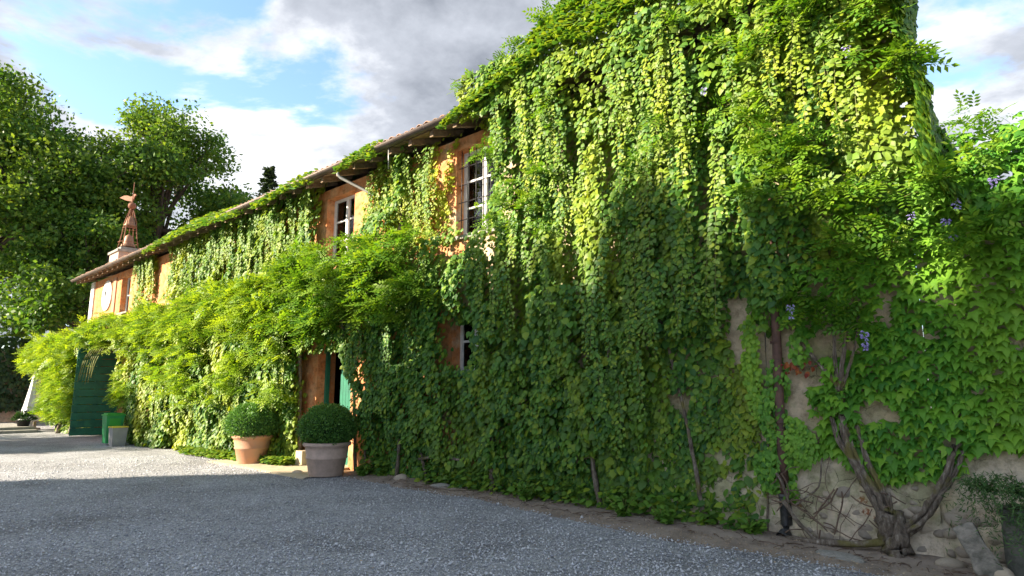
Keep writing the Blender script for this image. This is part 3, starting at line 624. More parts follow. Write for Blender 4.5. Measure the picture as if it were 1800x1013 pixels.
def sheet(poly, dens, size, seed, strand=.45, holes=True, yellow=.25, ymax=1.0, nmul=1.0, jit=.10, thin=True, lean=.55):
    poly = np.array(poly, float); x0, z0 = poly.min(0); x1, z1 = poly.max(0); n = int(dens*(x1-x0)*(z1-z0))
    x = rng.uniform(x0, x1, n); z = rng.uniform(z0, z1, n)
    jx = x+(fbm(x*4, z*4, seed)-.5)*jit*4; jz = z+(fbm(x*4, z*4, seed+3)-.5)*jit*4
    k = inpoly(jx, jz, poly)
    tn = np.ones(n)
    if holes:
        for h in HOLES: k &= ~inpoly(x+(fbm(x*5, z*5, seed+1)-.5)*jit*1.6, z+(fbm(x*5, z*5, seed+2)-.5)*jit*1.6, h)
    if thin:
        for h, q in THIN:
            i = inpoly(jx, jz, h); keep = fbm(x*2.6, z*1.7, seed+6) < q+.12*(rng.random(n)-.5); k &= ~i | keep; tn = np.where(i, .45, tn)
    x, z, tn = x[k], z[k], tn[k]; n = len(x)
    fz = np.interp(z, [2.5, 4.5], [1.9, 1.1]); cl = .7*fbm(x*2.7, z*fz, seed+9, 3)+.3*fbm(x*.8, z*.9, seed+15, 2); cl2 = fbm(x*9, z*3.5, seed+12, 2)      # hanging ropes of leaves with gaps between
    m = stand(x, z)*nmul*tn*(.72+.62*fbm(x*.55, z*.6, seed+30, 2))
    depth = m*(1-strand*1.35*np.clip((.57-cl)*4.2, 0, 1)) + .11*(cl2-.5)*np.clip(m*2, .25, 1)
    lay = rng.random(n); depth = depth - np.where(lay < .62, .07*rng.random(n), (m*.55+.02)*rng.random(n))
    depth = np.maximum(depth, .015+.03*rng.random(n)); depth = np.where((x > -7.35) & (z > 6.05), np.maximum(depth, .66+.12*rng.random(n)), depth)   # hangs over the gutter
    P = np.stack([x, -depth, z], -1)
    T = np.stack([rng.normal(0,.55,n), -lean*(.3+rng.random(n)), -np.ones(n)*(.55+.5*rng.random(n))], -1)
    Nn = np.stack([rng.normal(0,.55,n), -np.ones(n), .30+.35*rng.normal(0,1,n)+.2], -1)
    Sz = size*np.clip(np.exp(rng.normal(0,.28,n)), .5, 1.5)
    Ti = np.clip((fbm(x*1.7, z*.6, seed+20)-.45)*2.2, 0, 1)*yellow*2 + yellow*.5*(rng.random(n)**3) + .25*yellow*np.clip((z-3)/3, 0, 1)
    return P, T, Nn, Sz, np.clip(Ti, 0, ymax)
def ropes(lv, starts, rl, size, seed, tint=.3, out=.05, step=.05):
    """free hanging strands, leaves on both sides, younger towards the tip"""
    rr = random.Random(seed); st = []
    for x, z in starts:
        if (-8.45 < x < -7.3 and 1.9 < z < 4.2) or (-8.4 < x < -7.0 and z > 4.3 and z < 6.4): continue
        L = rr.uniform(*rl); n = int(L/step); t = np.arange(n)/max(n-1, 1); ph = rr.random()*6; am = rr.uniform(.02,.07); nd = float(stand(np.array([x]), np.array([z]))[0])+rr.uniform(0, out)
        px = x+am*np.sin(t*rr.uniform(2,5)+ph)+rr.uniform(-.12,.12)*t; pz = z-L*t; py = -(nd + .04*np.sin(t*3+ph) - .12*t*rr.random())
        st.append([(px[i], py[i], pz[i]) for i in range(0, n, 4)]); rt = rr.uniform(.2,1.4)
        for q in range(3):
            sd = np.where((np.arange(n)+q) % 2, 1.0, -1.0)
            P = np.stack([px+sd*.02+rng.normal(0,.02,n), py-.015*rng.random(n), pz+rng.normal(0,.02,n)], -1)
            T = np.stack([sd*(.5+.5*rng.random(n)), -.4*rng.random(n)-.1, -.5-.6*rng.random(n)], -1); Nn = np.stack([rng.normal(0,.35,n), -np.ones(n), .3+.5*rng.random(n)], -1)
            lv.add(P, T, Nn, size*(1.05-.5*t)*(.7+.6*rng.random(n)), tint*(.25+.9*t)*rt*np.interp(pz, [2.6,4.4], [.3,1.0]) if x > -11.5 else tint*(.25+.9*t)*rt)
    return st
def rope_stems(paths, parent, mat='tendril', r=.004):
    m = MB()
    for p in paths:
        if len(p) > 1: m.tube(p, r, 3, cap=False)
    tag(m.build('hanging_stems', M[mat], parent), kind='stuff')

# --- the great curtain over the right end of the house
cv = thing('creeper', (-4, -.2, 0), 'huge creeper curtain hanging from the roof over the whole right end of the house', 'climbing plant')
lv = Leaves()
lv.add(*sheet([(-7.45,6.85),(-7.35,6.15),(-6.95,5.9),(-6.9,4.6),(-7.35,4.25),(-7.3,2.4),(-7.2,.15),(-2.7,.1),(-2.75,2.6),(-1.6,3.0),(-.95,3.2),(-1.0,6.85)], 1250, .078, 1, strand=.72, yellow=.34))
lv.add(*sheet([(-7.4,3.0),(-7.2,.02),(-2.7,.02),(-2.75,2.6),(-4.5,3.2)], 420, .100, 2, strand=.8, yellow=.12))
def clustered(x0, x1, z0, z1, nc, per, sp=.16):
    out = []
    for _ in range(nc):
        cx = random.uniform(x0, x1); cz = random.uniform(z0, z1)
        for _ in range(random.randint(1, per)): out.append((min(x1, max(x0, random.gauss(cx, sp))), min(z1, random.gauss(cz, .25))))
    return out
lv.add(*sheet([(-7.2,6.5),(-6.9,5.2),(-1.1,5.2),(-1.1,6.5)], 420, .085, 4, strand=.12, yellow=.3))
rs = clustered(-7.0,-1.3,4.3,6.6,34,5)+clustered(-7.3,-2.8,2.4,4.2,18,4)
paths = ropes(lv, rs, (.35,1.6), .080, 3, tint=.6, out=.08)
def mound(lv, x0, x1, hf, n, size, seed, tint=.3):
    """foliage heaped over the eaves and the lower roof"""
    x = rng.uniform(x0, x1, n); y = -.85+2.1*rng.random(n)**1.5; hh = hf(x)*(.55+.75*fbm(x*1.4, y*1.2, seed))
    base = np.where(y < -OV, 6.3-(-OV-y)*.6, roofz(y)); z = base+np.maximum(hh*np.clip(1-((y-.1)/1.25)**2, 0, 1), .02)-.16*rng.random(n)
    k = hf(x) > .03; x, y, z = x[k], y[k], z[k]; n = len(x)
    P = np.stack([x, y, z], -1); T = np.stack([rng.normal(0,.6,n), -.6-.4*rng.random(n), -.4*rng.random(n)+.1], -1); Nn = np.stack([rng.normal(0,.5,n), -.7*np.ones(n), .6+.4*rng.random(n)], -1)
    lv.add(P, T, Nn, size*(.6+.8*rng.random(n)), tint*rng.random(n)**1.5)
hcur = lambda x: np.interp(x, [-7.7,-7.4,-7.0,-6.4,-5.6,-4.5,-2.5,-1.5,-.9], [0,.22,.40,.75,1.25,1.5,1.3,.8,.2])
mound(lv, -7.9, -1.0, hcur, 15000, .10, 31, .45)
# it also turns the corner of the house
n = 9000; z = rng.uniform(3.4, 6.9, n); y = 1.3*rng.random(n)**1.8-.55; dpt = .05+.30*fbm(y*3, z*2.2, 77)*np.interp(z,[3.4,4.4,5.2,6.9],[2.3,1.7,1.0,.35])-.08*rng.random(n)
lv.add(np.stack([HX1+dpt-.27*np.maximum(y,0), y, z], -1), np.stack([.3*np.ones(n), rng.normal(0,.6,n)-.2, -np.ones(n)], -1), np.stack([np.ones(n), rng.normal(-.3,.5,n), .5*np.ones(n)], -1), .10*(.6+.7*rng.random(n)), .3*rng.random(n)**2)
finish(lv, cv, 'creeper', M['creeper'], 300); rope_stems(paths, cv)
def catmull(pts, n):
    P = [Vector(p) for p in pts]; P = [P[0]*2-P[1]]+P+[P[-1]*2-P[-2]]; out = []
    for i in range(n+1):
        t = i/n*(len(P)-3); k = min(int(t), len(P)-4); u = t-k; a, b, c, d = P[k:k+4]
        out.append(.5*((2*b)+(c-a)*u+(2*a-5*b+4*c-d)*u*u+(3*b-a-3*c+d)*u**3))
    return out
def stems(parent, lines, mat='bark', name='stem', strands=1):
    for pts, r0, r1 in lines:
        n = max(8, int((14 if strands > 1 else 7)*sum((Vector(pts[i+1])-Vector(pts[i])).length for i in range(len(pts)-1))))
        c = catmull(pts, n); m = MB(); tw = random.uniform(2, 5)
        for s_ in range(strands):
            ph = 6.283*s_/strands+random.random(); q = []; kr = 1.0 if strands == 1 else random.uniform(.42,.62); off = 0 if strands == 1 else .55
            for i, p in enumerate(c):
                r = r0+(r1-r0)*i/n; a_ = ph+tw*i/n
                q.append(p+Vector((math.cos(a_), math.sin(a_), .3*math.sin(a_*2)))*r*off+Vector((random.uniform(-1,1), random.uniform(-.6,.6), random.uniform(-1,1)))*r*.22)
            m.tube(q, [(r0+(r1-r0)*i/n)*kr*random.uniform(.85,1.18) for i in range(n+1)], 8, wob=.14)
        m.build(name, M[mat], parent)
stems(cv, [([(-7.12,-.14,0),(-7.10,-.16,.7),(-7.25,-.1,1.6),(-6.9,-.1,3.2),(-6.6,-.1,5)], .05, .025), ([(-7.2,-.1,0),(-7.26,-.14,.8),(-7.6,-.1,1.8)], .025, .012), ([(-5.1,-.1,0),(-5.2,-.12,.9),(-4.9,-.1,2.2),(-5.3,-.1,4)], .04, .02),
           ([(-3.6,-.1,0),(-3.7,-.14,.9),(-3.9,-.1,1.8),(-4.2,-.1,3)], .03, .015), ([(-8.9,-.15,.42),(-8.2,-.25,.50),(-7.7,-.2,.47)], .03, .02)])

# --- shaded creeper between the doorway and the dark window
sc = thing('creeper', (-9, -.3, 0), 'dark green creeper in the shade right of the doorway', 'climbing plant')
lv = Leaves(); lv.add(*sheet([(-10.75,.0),(-10.8,1.7),(-11.3,2.7),(-10.9,3.6),(-7.2,4.0),(-7.1,.0)], 1150, .086, 5, strand=.72, yellow=.16))
paths = ropes(lv, [(random.uniform(-10.7,-7.3), random.uniform(1.2,3.6)) for _ in range(46)], (.4,1.2), .08, 6, tint=.15)
n = 1300; x = rng.uniform(-10.7,-2.9,n); k = fbm(x*1.1, x*0, 19) > .5; x = x[k]; n = len(x); lv.add(np.stack([x, -.06-.20*rng.random(n)**1.4, .02+.34*rng.random(n)**1.6], -1), np.stack([rng.normal(0,.8,n), -np.ones(n), -.2+.3*rng.normal(0,1,n)], -1), np.stack([rng.normal(0,.4,n), -.7*np.ones(n), np.ones(n)], -1), .11*(.5+.7*rng.random(n)), .2*rng.random(n))
finish(lv, sc, 'creeper', M['creeper'], 200); rope_stems(paths, sc)
stems(sc, [([(-9.6,-.1,0),(-9.5,-.15,1),(-9.9,-.1,2.4)], .035, .02), ([(-8.7,-.12,0),(-8.9,-.15,1),(-8.5,-.1,3)], .03, .02), ([(-10.6,-.1,0),(-10.7,-.1,1.5)], .02, .012)])

# --- thin yellow-green creeper on the orange plaster between two upper windows
yc = thing('creeper', (-9.5, -.1, 4), 'sparse yellow-green creeper on orange plaster between two upper windows', 'climbing plant')
lv = Leaves(); lv.add(*sheet([(-11.5,6.3),(-11.35,4.4),(-7.9,4.2),(-8.15,6.3)], 560, .075, 8, strand=.2, yellow=.75, nmul=.5, thin=True, jit=.16))
lv.add(*sheet([(-10.6,6.5),(-10.5,4.6),(-9.7,4.5),(-9.2,6.3)], 520, .09, 9, strand=.5, yellow=.3, nmul=1.6, thin=False))
paths = ropes(lv, [(random.uniform(-10.9,-8.3), random.uniform(4.9,6.2)) for _ in range(60)], (.3,1.0), .065, 8, tint=.9, out=.03)
mound(lv, -11.1, -9.7, lambda x: np.interp(x, [-11.0,-10.5,-9.9,-9.7], [0,.28,.2,0]), 1600, .09, 34, .6)
finish(lv, yc, 'creeper', M['creeper'], 150); rope_stems(paths, yc)

# --- ivy hanging from the gutter along the middle of the front
mi = thing('creeper', (-16.5, -.2, 4), 'green creeper hanging from the gutter along the middle of the upper floor', 'climbing plant')
lv = Leaves(); lv.add(*sheet([(-22.0,6.4),(-21.3,5.9),(-20.9,4.4),(-12.6,4.3),(-12.55,6.45)], 420, .11, 12, strand=.55, yellow=.32, nmul=1.35))
lv.add(*sheet([(-25.5,6.3),(-25.2,5.3),(-24.6,4.3),(-23.4,4.3),(-23.3,6.3)], 240, .11, 15, strand=.3, yellow=.8, nmul=.8))
paths = ropes(lv, [(random.uniform(-21.5,-12.8), random.uniform(5.0,6.4)) for _ in range(150)]+[(random.uniform(-25.3,-23.3), 6.2) for _ in range(20)], (.4,1.6), .095, 13, tint=.5, out=.15)
mound(lv, -22.5, -11.6, lambda x: np.interp(x, [-22.4,-21.5,-20,-17,-16.3,-15.5,-14.2,-13.5,-12.6,-12.2], [0,.30,.36,.30,.1,0,.05,.30,.25,0]), 6000, .11, 37, .55)
finish(lv, mi, 'creeper', M['creeper'], 150); rope_stems(paths, mi)

# --- creeper bank on the lower front, left of the doorway
lb = thing('creeper', (-18, -.6, 0), 'sunlit creeper bank covering the lower front left of the doorway', 'climbing plant')
lv = Leaves(); lv.add(*sheet([(-23.3,.02),(-23.4,2.6),(-24.6,3.2),(-25.5,4.1),(-12.6,4.2),(-12.75,2.6),(-12.95,.02)], 900, .104, 16, strand=.25, yellow=.62))
paths = ropes(lv, [(random.uniform(-23.2,-13.0), random.uniform(1.2,3.9)) for _ in range(90)], (.4,1.2), .10, 17, tint=.6, out=.05)
n = 2500; x = rng.uniform(-17.5,-12.9,n); lv.add(np.stack([x, -stand(x, np.zeros(n))-.28*rng.random(n), .03+.16*rng.random(n)], -1), np.stack([rng.normal(0,1,n), -np.ones(n), .2*rng.normal(0,1,n)], -1), np.stack([rng.normal(0,.4,n), -.3*np.ones(n), np.ones(n)], -1), .10*(.6+.7*rng.random(n)), .5*rng.random(n))
finish(lv, lb, 'creeper', M['creeper'], 100); rope_stems(paths, lb)

# --- wisteria sprays: compound leaves fountaining from the ledge
def sprays(lv, centres, rad, per, size, seed, tint=.3, up=.5):
    rr = random.Random(seed); wands = []
    for (x, y, z) in centres:
        for _ in range(per[0]):
            a = rr.uniform(-math.pi, 0) ; el = rr.uniform(-.35, 1.0)*up+.15; L = rr.uniform(.45, 1.0)*rad
            d = Vector((math.cos(a)*.9, math.sin(a), el)).normalized(); p0 = Vector((x+rr.gauss(0,rad*.30), y+abs(rr.gauss(0,.12)), z+rr.gauss(0,rad*.24))); pts = []
            m = per[1]
            for i in range(m):
                t = (i+.5)/m; p = p0+d*L*t+Vector((0,0,-.45*L*t*t)); pts.append(tuple(p))
            q = np.array(pts); k = len(q); dv = np.array(d)
            for sgn in (-1, 1):
                sd = np.cross(dv, (0,0,1)); sd = sd/np.linalg.norm(sd)
                T = dv[None]*.6 + sgn*sd[None]*(.5+.5*rng.random((k,1))) + np.array([0,0,-.55])[None]*rng.random((k,1)) + rng.normal(0,.32,(k,3))
                Nn = np.array([0,-.6,.9])[None]+rng.normal(0,.42,(k,3))
                lv.add(q+rng.normal(0,.02,(k,3)), T, Nn, size*(.65+.6*rng.random(k)), tint*rr.uniform(.2,1.4)*(.4+.8*np.arange(k)/k))
            wands.append(pts)
    return wands
def shelf(x0, x1, z0, z1, n, seed, off=-.1):
    rr = random.Random(seed); out = []
    for _ in range(n):
        x = rr.uniform(x0, x1); z = rr.uniform(z0, z1); out.append((x, -float(stand(np.array([x]), np.array([z]))[0])-off, z))
    return out
wl = thing('wisteria', (-11, -.8, 0), 'dense wisteria mass bulging out above the doorway', 'wisteria')
lv = Leaves(); lv.add(*sheet([(-13.3,2.45),(-13.2,4.3),(-8.2,4.3),(-8.2,3.0),(-10.9,3.0),(-11.2,2.45)], 520, .10, 40, strand=.4, yellow=.25, holes=False)); finish(lv, wl, 'creeper', M['creeper'], 0, 'inner_foliage')
lv = Leaves(); wd = sprays(lv, shelf(-13.2,-8.2,2.9,4.5,74,41,.24), .36, (4,4), .28, 42, .45)
wd += sprays(lv, shelf(-12.9,-10.6,2.75,3.4,16,43,.15), .36, (4,4), .28, 44, .25)
finish(lv, wl, 'pinnate_far', M['wisteria'], 150); rope_stems(wd, wl)
stems(wl, [([(-13.0,-.15,0),(-13.05,-.2,1.5),(-12.8,-.4,2.8),(-12,-.7,3.6)], .05, .03), ([(-10.9,-.12,0),(-10.95,-.2,1.6),(-11.0,-.5,3.0),(-10.4,-.7,3.8)], .035, .02)])
w2 = thing('wisteria', (-20, -.9, 3), 'bright wisteria along the ledge below the upper windows, left part of the house', 'wisteria')
lv = Leaves(); wd = sprays(lv, shelf(-27.0,-13.0,3.2,4.2,165,45,.28), .42, (4,4), .27, 46, 1.0)
wd += sprays(lv, shelf(-23.2,-13.0,1.3,3.3,95,47,.16), .32, (3,4), .25, 48, .95, .05)
wd += sprays(lv, [(random.uniform(-26.0,-24.6), -1.0+random.uniform(-.3,.2), random.uniform(3.3,3.9)) for _ in range(16)], .6, (4,5), .28, 49, .7, .2)
finish(lv, w2, 'pinnate_far', M['wisteria'], 60); rope_stems(wd, w2)
tl = MB()
for k in range(9):
    x = -25.3+.22*k+random.uniform(-.12,.12); y = -1.35; pts = [(x, y, 3.0), (x-.1, y-.15, 2.6), (x-.25+random.uniform(-.2,.2), y-.2, 2.1-random.uniform(0,.35))]
    tl.tube(catmull(pts, 8), .010, 4)
tl.build('tendrils', M['tendril'], w2)
w3 = thing('wisteria', (-32, -1, 0), 'yellow-green wisteria bank beyond the open green gate leaf', 'wisteria')
lv = Leaves(); wd = sprays(lv, shelf(-34.6,-27.4,2.5,3.75,130,51,.25), .6, (5,5), .32, 52, 1.1)
wd += sprays(lv, shelf(-31.5,-27.3,.7,2.8,120,53,.15), .5, (5,5), .28, 54, .9, .2)
finish(lv, w3, 'pinnate_far', M['wisteria'], 0); rope_stems(wd, w3)
lv = Leaves(); lv.add(*sheet([(-31.8,.05),(-31.6,2.4),(-34.4,2.6),(-34.4,3.7),(-27.2,3.8),(-27.2,.05)], 150, .16, 55, holes=False, thin=False, yellow=.3)); finish(lv, w3, 'creeper', M['creeper'], 0, 'inner_foliage')
stems(w3, [([(-28.2,-1.0,0),(-28.3,-.8,1.2),(-28.0,-.5,3)], .06, .04), ([(-29.4,-1.1,0),(-29.6,-.9,1.4),(-30,-.6,3.2)], .06, .04), ([(-34.4,-.9,0),(-34.3,-.9,2),(-34.0,-.8,3.4)], .07, .04)])

# --- wisteria on the right with the gnarled trunk
w4 = thing('wisteria', (-1.58, -.22, 0), 'old wisteria with gnarled forked trunk at the foot of the wall and lilac flowers', 'wisteria')
stems(w4, [([(-1.57,-.24,-.05),(-1.58,-.24,.2),(-1.60,-.22,.42)], .125, .10)], name='trunk', strands=7)
stems(w4, [([(-1.60,-.2,.34),(-1.70,-.2,.55),(-1.83,-.17,.78),(-1.93,-.15,1.02),(-1.98,-.12,1.35)], .062, .04), ([(-1.63,-.24,.32),(-1.76,-.24,.58),(-1.87,-.2,.85),(-2.02,-.16,1.08),(-2.1,-.1,1.35)], .036, .022), ([(-1.58,-.2,.3),(-1.66,-.17,.62),(-1.78,-.13,.9),(-1.86,-.1,1.25)], .04, .025),
           ([(-1.54,-.22,.20),(-1.40,-.24,.34),(-1.25,-.2,.53),(-1.12,-.17,.80),(-1.02,-.12,1.1)], .055, .035), ([(-1.5,-.2,.2),(-1.30,-.18,.42),(-1.17,-.2,.62),(-1.06,-.14,.8),(-.96,-.1,1.05)], .036, .022), ([(-1.57,-.25,.42),(-1.58,-.26,.62)], .03, .012),
           ([(-1.98,-.16,1.60),(-2.06,-.16,1.76),(-2.34,-.14,2.16),(-2.4,-.1,2.6)], .024, .018), ([(-1.98,-.16,1.6),(-1.99,-.17,2.0),(-1.98,-.14,2.5)], .024, .018), ([(-1.97,-.18,1.6),(-1.9,-.18,2.0),(-1.82,-.14,2.5)], .028, .018), ([(-1.95,-.15,1.62),(-1.8,-.2,2.0),(-1.72,-.15,2.4)], .018, .012)], name='branch', strands=3)
for k in range(34):  # dry runners and roots at the foot
    x = random.uniform(-2.75,-1.7); z = random.uniform(.03,.6); p = Vector((x,-.17-.08*random.random(),z)); pts = [p]; d = Vector((random.uniform(-1,1), 0, random.uniform(-1,.6))).normalized()
    for i in range(5): d = (d+Vector((random.uniform(-.5,.5), random.uniform(-.1,.1), random.uniform(-.5,.4)))).normalized(); p = p+d*random.uniform(.05,.13); p.z = max(p.z, .03); p.y = min(-.14, max(-.3, p.y)); pts.append(p.copy())
    MB().tube(catmull(pts, 14), random.uniform(.003,.009), 5, cap=False).build('runner', M['twig'], w4)
stems(w4, [([(-2.6,-.25,.04),(-2.3,-.32,.06),(-1.9,-.3,.1),(-1.62,-.26,.16)], .028, .035), ([(-2.62,-.2,.42),(-2.45,-.24,.2),(-2.2,-.3,.03)], .022, .02), ([(-2.72,-.18,.75),(-2.62,-.22,.62),(-2.56,-.22,.4)], .018, .015), ([(-2.5,-.2,.38),(-2.36,-.2,.5),(-2.24,-.2,.62),(-2.2,-.18,.9)], .012, .008)], name='root')
lv = Leaves(); wd = sprays(lv, shelf(-3.0,-.3,3.45,4.0,11,61,.16), .24, (3,3), .23, 62, .45)
wd += sprays(lv, shelf(-1.9,-.5,2.8,3.4,8,63,.1), .26, (3,3), .23, 64, .2)
wd += sprays(lv, shelf(-2.5,-1.6,2.25,2.75,7,65,.06), .24, (3,3), .21, 66, .12)
wd += sprays(lv, shelf(-2.6,-1.05,4.2,6.0,22,67,.12), .30, (3,4), .24, 68, .4)
wd += sprays(lv, [(random.uniform(-6.9,-2.5), -.55+.3*random.random(), 0) for _ in range(0)], .5, (4,5), .2, 69, .4)
wd += sprays(lv, [(x, -.45, 6.45+float(hcur(np.array([x]))[0])*random.uniform(.5,1.0)) for x in np.linspace(-7.3,-1.6,34)], .36, (3,4), .22, 70, .3, 1.0)
wd += sprays(lv, shelf(-7.0,-2.6,3.9,6.2,20,71,.10), .28, (3,3), .20, 72, .35)
finish(lv, w4, 'pinnate_far', M['wisteria'], 250); rope_stems(wd, w4)
# long shoots into the sky
stems(w4, [([(-7.0,-.5,6.75),(-7.25,-.75,6.8),(-7.45,-.85,6.72)], .012, .006), ([(-.9,-.2,5.9),(-.62,-.4,5.75),(-.55,-.5,5.45)], .008, .004)], 'tendril', 'shoot')
lv = Leaves(); sprays(lv, [(-7.15,-.65,6.78),(-7.4,-.8,6.74),(-.55,-.4,4.15),(-.35,-.4,4.2)], .2, (3,4), .15, 73, .3); finish(lv, w4, 'pinnate_far', M['wisteria'], 0, 'shoot_leaves')
def raceme(x, y, z, L):
    n = int(90*L/.25); t = rng.random(n); a = rng.random(n)*6.28; r = .035*(1-.75*t)*np.sqrt(rng.random(n)); lvv = Leaves()
    lvv.add(np.stack([x+r*np.cos(a), y+r*np.sin(a), z-L*t], -1), np.stack([np.cos(a), np.sin(a), -.6*np.ones(n)], -1), np.stack([rng.normal(0,1,n), -np.ones(n), np.ones(n)], -1), .028*(.6+.6*rng.random(n)), np.zeros(n))
    tag(put('flower_cluster', lvv.mesh('flower_cluster', 'leaf', M['petal']), w4), kind='stuff')
for x, z, L in ((-2.3,2.52,.16),(-1.63,2.2,.2),(-.74,3.36,.1),(-.84,3.2,.08),(-.8,3.05,.07),(-1.5,5.15,.12),(-3.05,5.2,.1),(-1.1,3.3,.08),(-1.62,5.8,.1),(-.45,3.5,.1)):
    raceme(x, -float(stand(np.array([x]), np.array([z]))[0])-.22, z, L)

# --- boston ivy on the right-hand wall
bi = thing('boston_ivy', (-1.2, -.1, 0), 'large-leaved green ivy covering the wall above the forked trunk', 'ivy')
def ivy_rows(poly, seed, size, dens):
    P, T, Nn, Sz, Ti = sheet(poly, dens, size, seed, strand=.35, yellow=.28, thin=False, jit=.12, nmul=.9, lean=.75)
    n = len(P); T[:,0] *= .55; Nn[:,0] *= .55; T[:,1] -= .25; Nn[:,2] += .35; Sz = size*(.72+.45*rng.random(n)); return P, T, Nn, Sz, Ti
lv = Leaves(); lv.add(*ivy_rows([(-2.5,2.9),(-2.45,2.3),(-2.2,2.2),(-1.7,2.3),(-1.7,3.1)], 85, .10, 420))
lv.add(*ivy_rows([(-1.75,3.2),(-1.7,2.3),(-2.25,1.75),(-2.28,1.2),(-2.1,.95),(-1.75,.72),(-1.0,.72),(-.8,1.0),(-.1,1.15),(2.5,1.0),(2.5,3.5),(-.3,3.5)], 80, .122, 560))
lv.add(*ivy_rows([(-1.3,3.9),(-1.3,3.3),(2.5,3.3),(2.5,4.1),(-.2,4.1)], 82, .115, 380))
P_, T_, N_2, S_, I_ = sheet([(-1.25,4.05),(-1.3,3.2),(2.5,3.2),(2.5,4.0),(.3,4.15),(-.5,3.95)], 520, .105, 84, strand=.3, yellow=.35, thin=False, holes=False, nmul=1.0); lv.add(P_, T_, N_2, S_, I_)
n = 1500; x = rng.uniform(-1.25,2.5,n); y = rng.uniform(-.35,.5,n); lv.add(np.stack([x, y, 3.55+.42*fbm(x*2.2,y*2.2,86)*np.clip(1.2-abs(y)*1.2,.2,1)+.1*rng.random(n)], -1), np.stack([rng.normal(0,.7,n), -np.ones(n), .2*rng.normal(0,1,n)-.2], -1), np.stack([rng.normal(0,.5,n), -.7*np.ones(n), np.ones(n)], -1), .11*(.6+.6*rng.random(n)), .5*rng.random(n))
finish(lv, bi, 'ivy', M['ivy'], 300)
stems(bi, [([(.6,-.1,.5),(.5,-.08,1.6),(.8,-.08,3)], .03, .015)])
# --- small-leaved ivy wound round the drainpipe
pi_ = thing('ivy', (-2.7, -.15, 0), 'small-leaved ivy winding around the rusty drainpipe', 'ivy')
lv = Leaves()
for (cx, cz, rx, rz, n, tt) in ((-2.72,1.35,.14,.3,380,.1),(-2.5,1.05,.2,.28,420,.35),(-2.72,.75,.22,.25,380,.1),(-2.58,.52,.10,.12,160,.2),(-2.62,1.75,.12,.25,150,.1),(-2.35,2.1,.12,.2,120,.2),(-2.9,1.9,.10,.6,420,.75),(-2.62,2.7,.25,.4,600,.15),(-2.4,1.0,.15,.2,200,.3)):
    a = rng.random(n)*6.28; r = np.sqrt(rng.random(n)); x = cx+rx*r*np.cos(a); z = cz+rz*r*np.sin(a); d = .1+.14*rng.random(n)*(1-.6*r)
    d = np.where((abs(x+2.615) < .07) & (rng.random(n) < .75), .05, d); lv.add(np.stack([x, -d, z], -1), np.stack([rng.normal(0,.6,n), -.3*np.ones(n), -np.ones(n)], -1), np.stack([rng.normal(0,.4,n), -np.ones(n), .5*np.ones(n)], -1), .06*(.6+.7*rng.random(n)), tt*(.4+.9*rng.random(n)))
finish(lv, pi_, 'creeper', M['ivy'], 200)
stems(pi_, [([(-2.85,-.12,.02),(-2.82,-.1,.5),(-2.78,-.08,1.2),(-2.74,-.08,2.4)], .012, .007)])
lv = Leaves(); n = 34; a = rng.random(n); lv.add(np.stack([-2.05-.5*a, -.10-.05*rng.random(n), 1.92-.14*rng.random(n)+.02*a], -1), np.stack([rng.normal(0,.6,n), -.3*np.ones(n), -np.ones(n)], -1), np.stack([rng.normal(0,.4,n), -np.ones(n), .3*np.ones(n)], -1), .05*(.6+.7*rng.random(n)), rng.random(n)**3)
o = thing('creeper', (-2.3, -.1, 1.9), 'patch of red creeper leaves beside the rusty drainpipe', 'climbing plant'); finish(lv, o, 'creeper', M['red_leaf'], 0); stems(o, [([(-2.58,-.1,1.9),(-2.3,-.11,1.86),(-2.06,-.1,1.88)], .006, .004)], 'twig')
# --- trailing plant in the trough
tp = thing('trailing_plant', (-.3, -.3, .66), 'feathery green plant trailing over the stone trough', 'plant'); lv = Leaves()
for k in range(260):
    x = random.uniform(-.92,.7); a = random.uniform(-2.6,-.5); L = random.uniform(.18,.42); n = 34; t = np.arange(n)/n
    px = x+math.cos(a)*L*.7*t; py = -.28+math.sin(a)*L*t*.95; pz = .68+random.uniform(.02,.2)*4*t*(1-t)+.05-(.34*random.random()+.05)*t*t*1.6
    lv.add(np.stack([px,py,pz],-1), rng.normal(0,1,(n,3))+np.array([math.cos(a),math.sin(a),-.3]), rng.normal(0,1,(n,3))+np.array([0,-.5,1]), .055*(.6+.7*rng.random(n)), .4*rng.random(n))
finish(lv, tp, 'needle', M['rosemary'], 0)
# --- weeds along the wall foot
for (x, y, h, label) in ((-6.2,-.35,.34,'leafy weed clump at the wall foot near the vine stems'),(-4.55,-.38,.36,'bright green weed clump at the wall foot below the creeper curtain'),(-3.95,-.4,.26,'small weed beside the bright clump at the wall foot'),(-2.95,-.3,.24,'low palmate weed at the wall foot just left of the drainpipe'),(-10.3,-.35,.25,'dark weed at the wall foot right of the grey pot')):
    wt = thing('weed', (x, y, 0), label, 'weed'); lv = Leaves(); st = []
    for k in range(26):
        a = random.uniform(0, 6.28); L = random.uniform(.4, 1.0)*h; n = 7; t = (np.arange(n)+1)/n; sp = random.uniform(.2,.9)
        px = x+math.cos(a)*L*sp*t; py = y+math.sin(a)*L*sp*.7*t; pz = .02+L*t*(1-.25*t); st.append([(px[i],py[i],pz[i]) for i in range(n)])
        lv.add(np.stack([px,py,pz],-1), rng.normal(0,.7,(n,3))+np.array([math.cos(a),math.sin(a),.1]), rng.normal(0,.3,(n,3))+np.array([0,-.4,1]), .085*(.6+.6*rng.random(n)), .4*rng.random(n))
    finish(lv, wt, 'creeper', M['weed'], 0); rope_stems(st, wt)
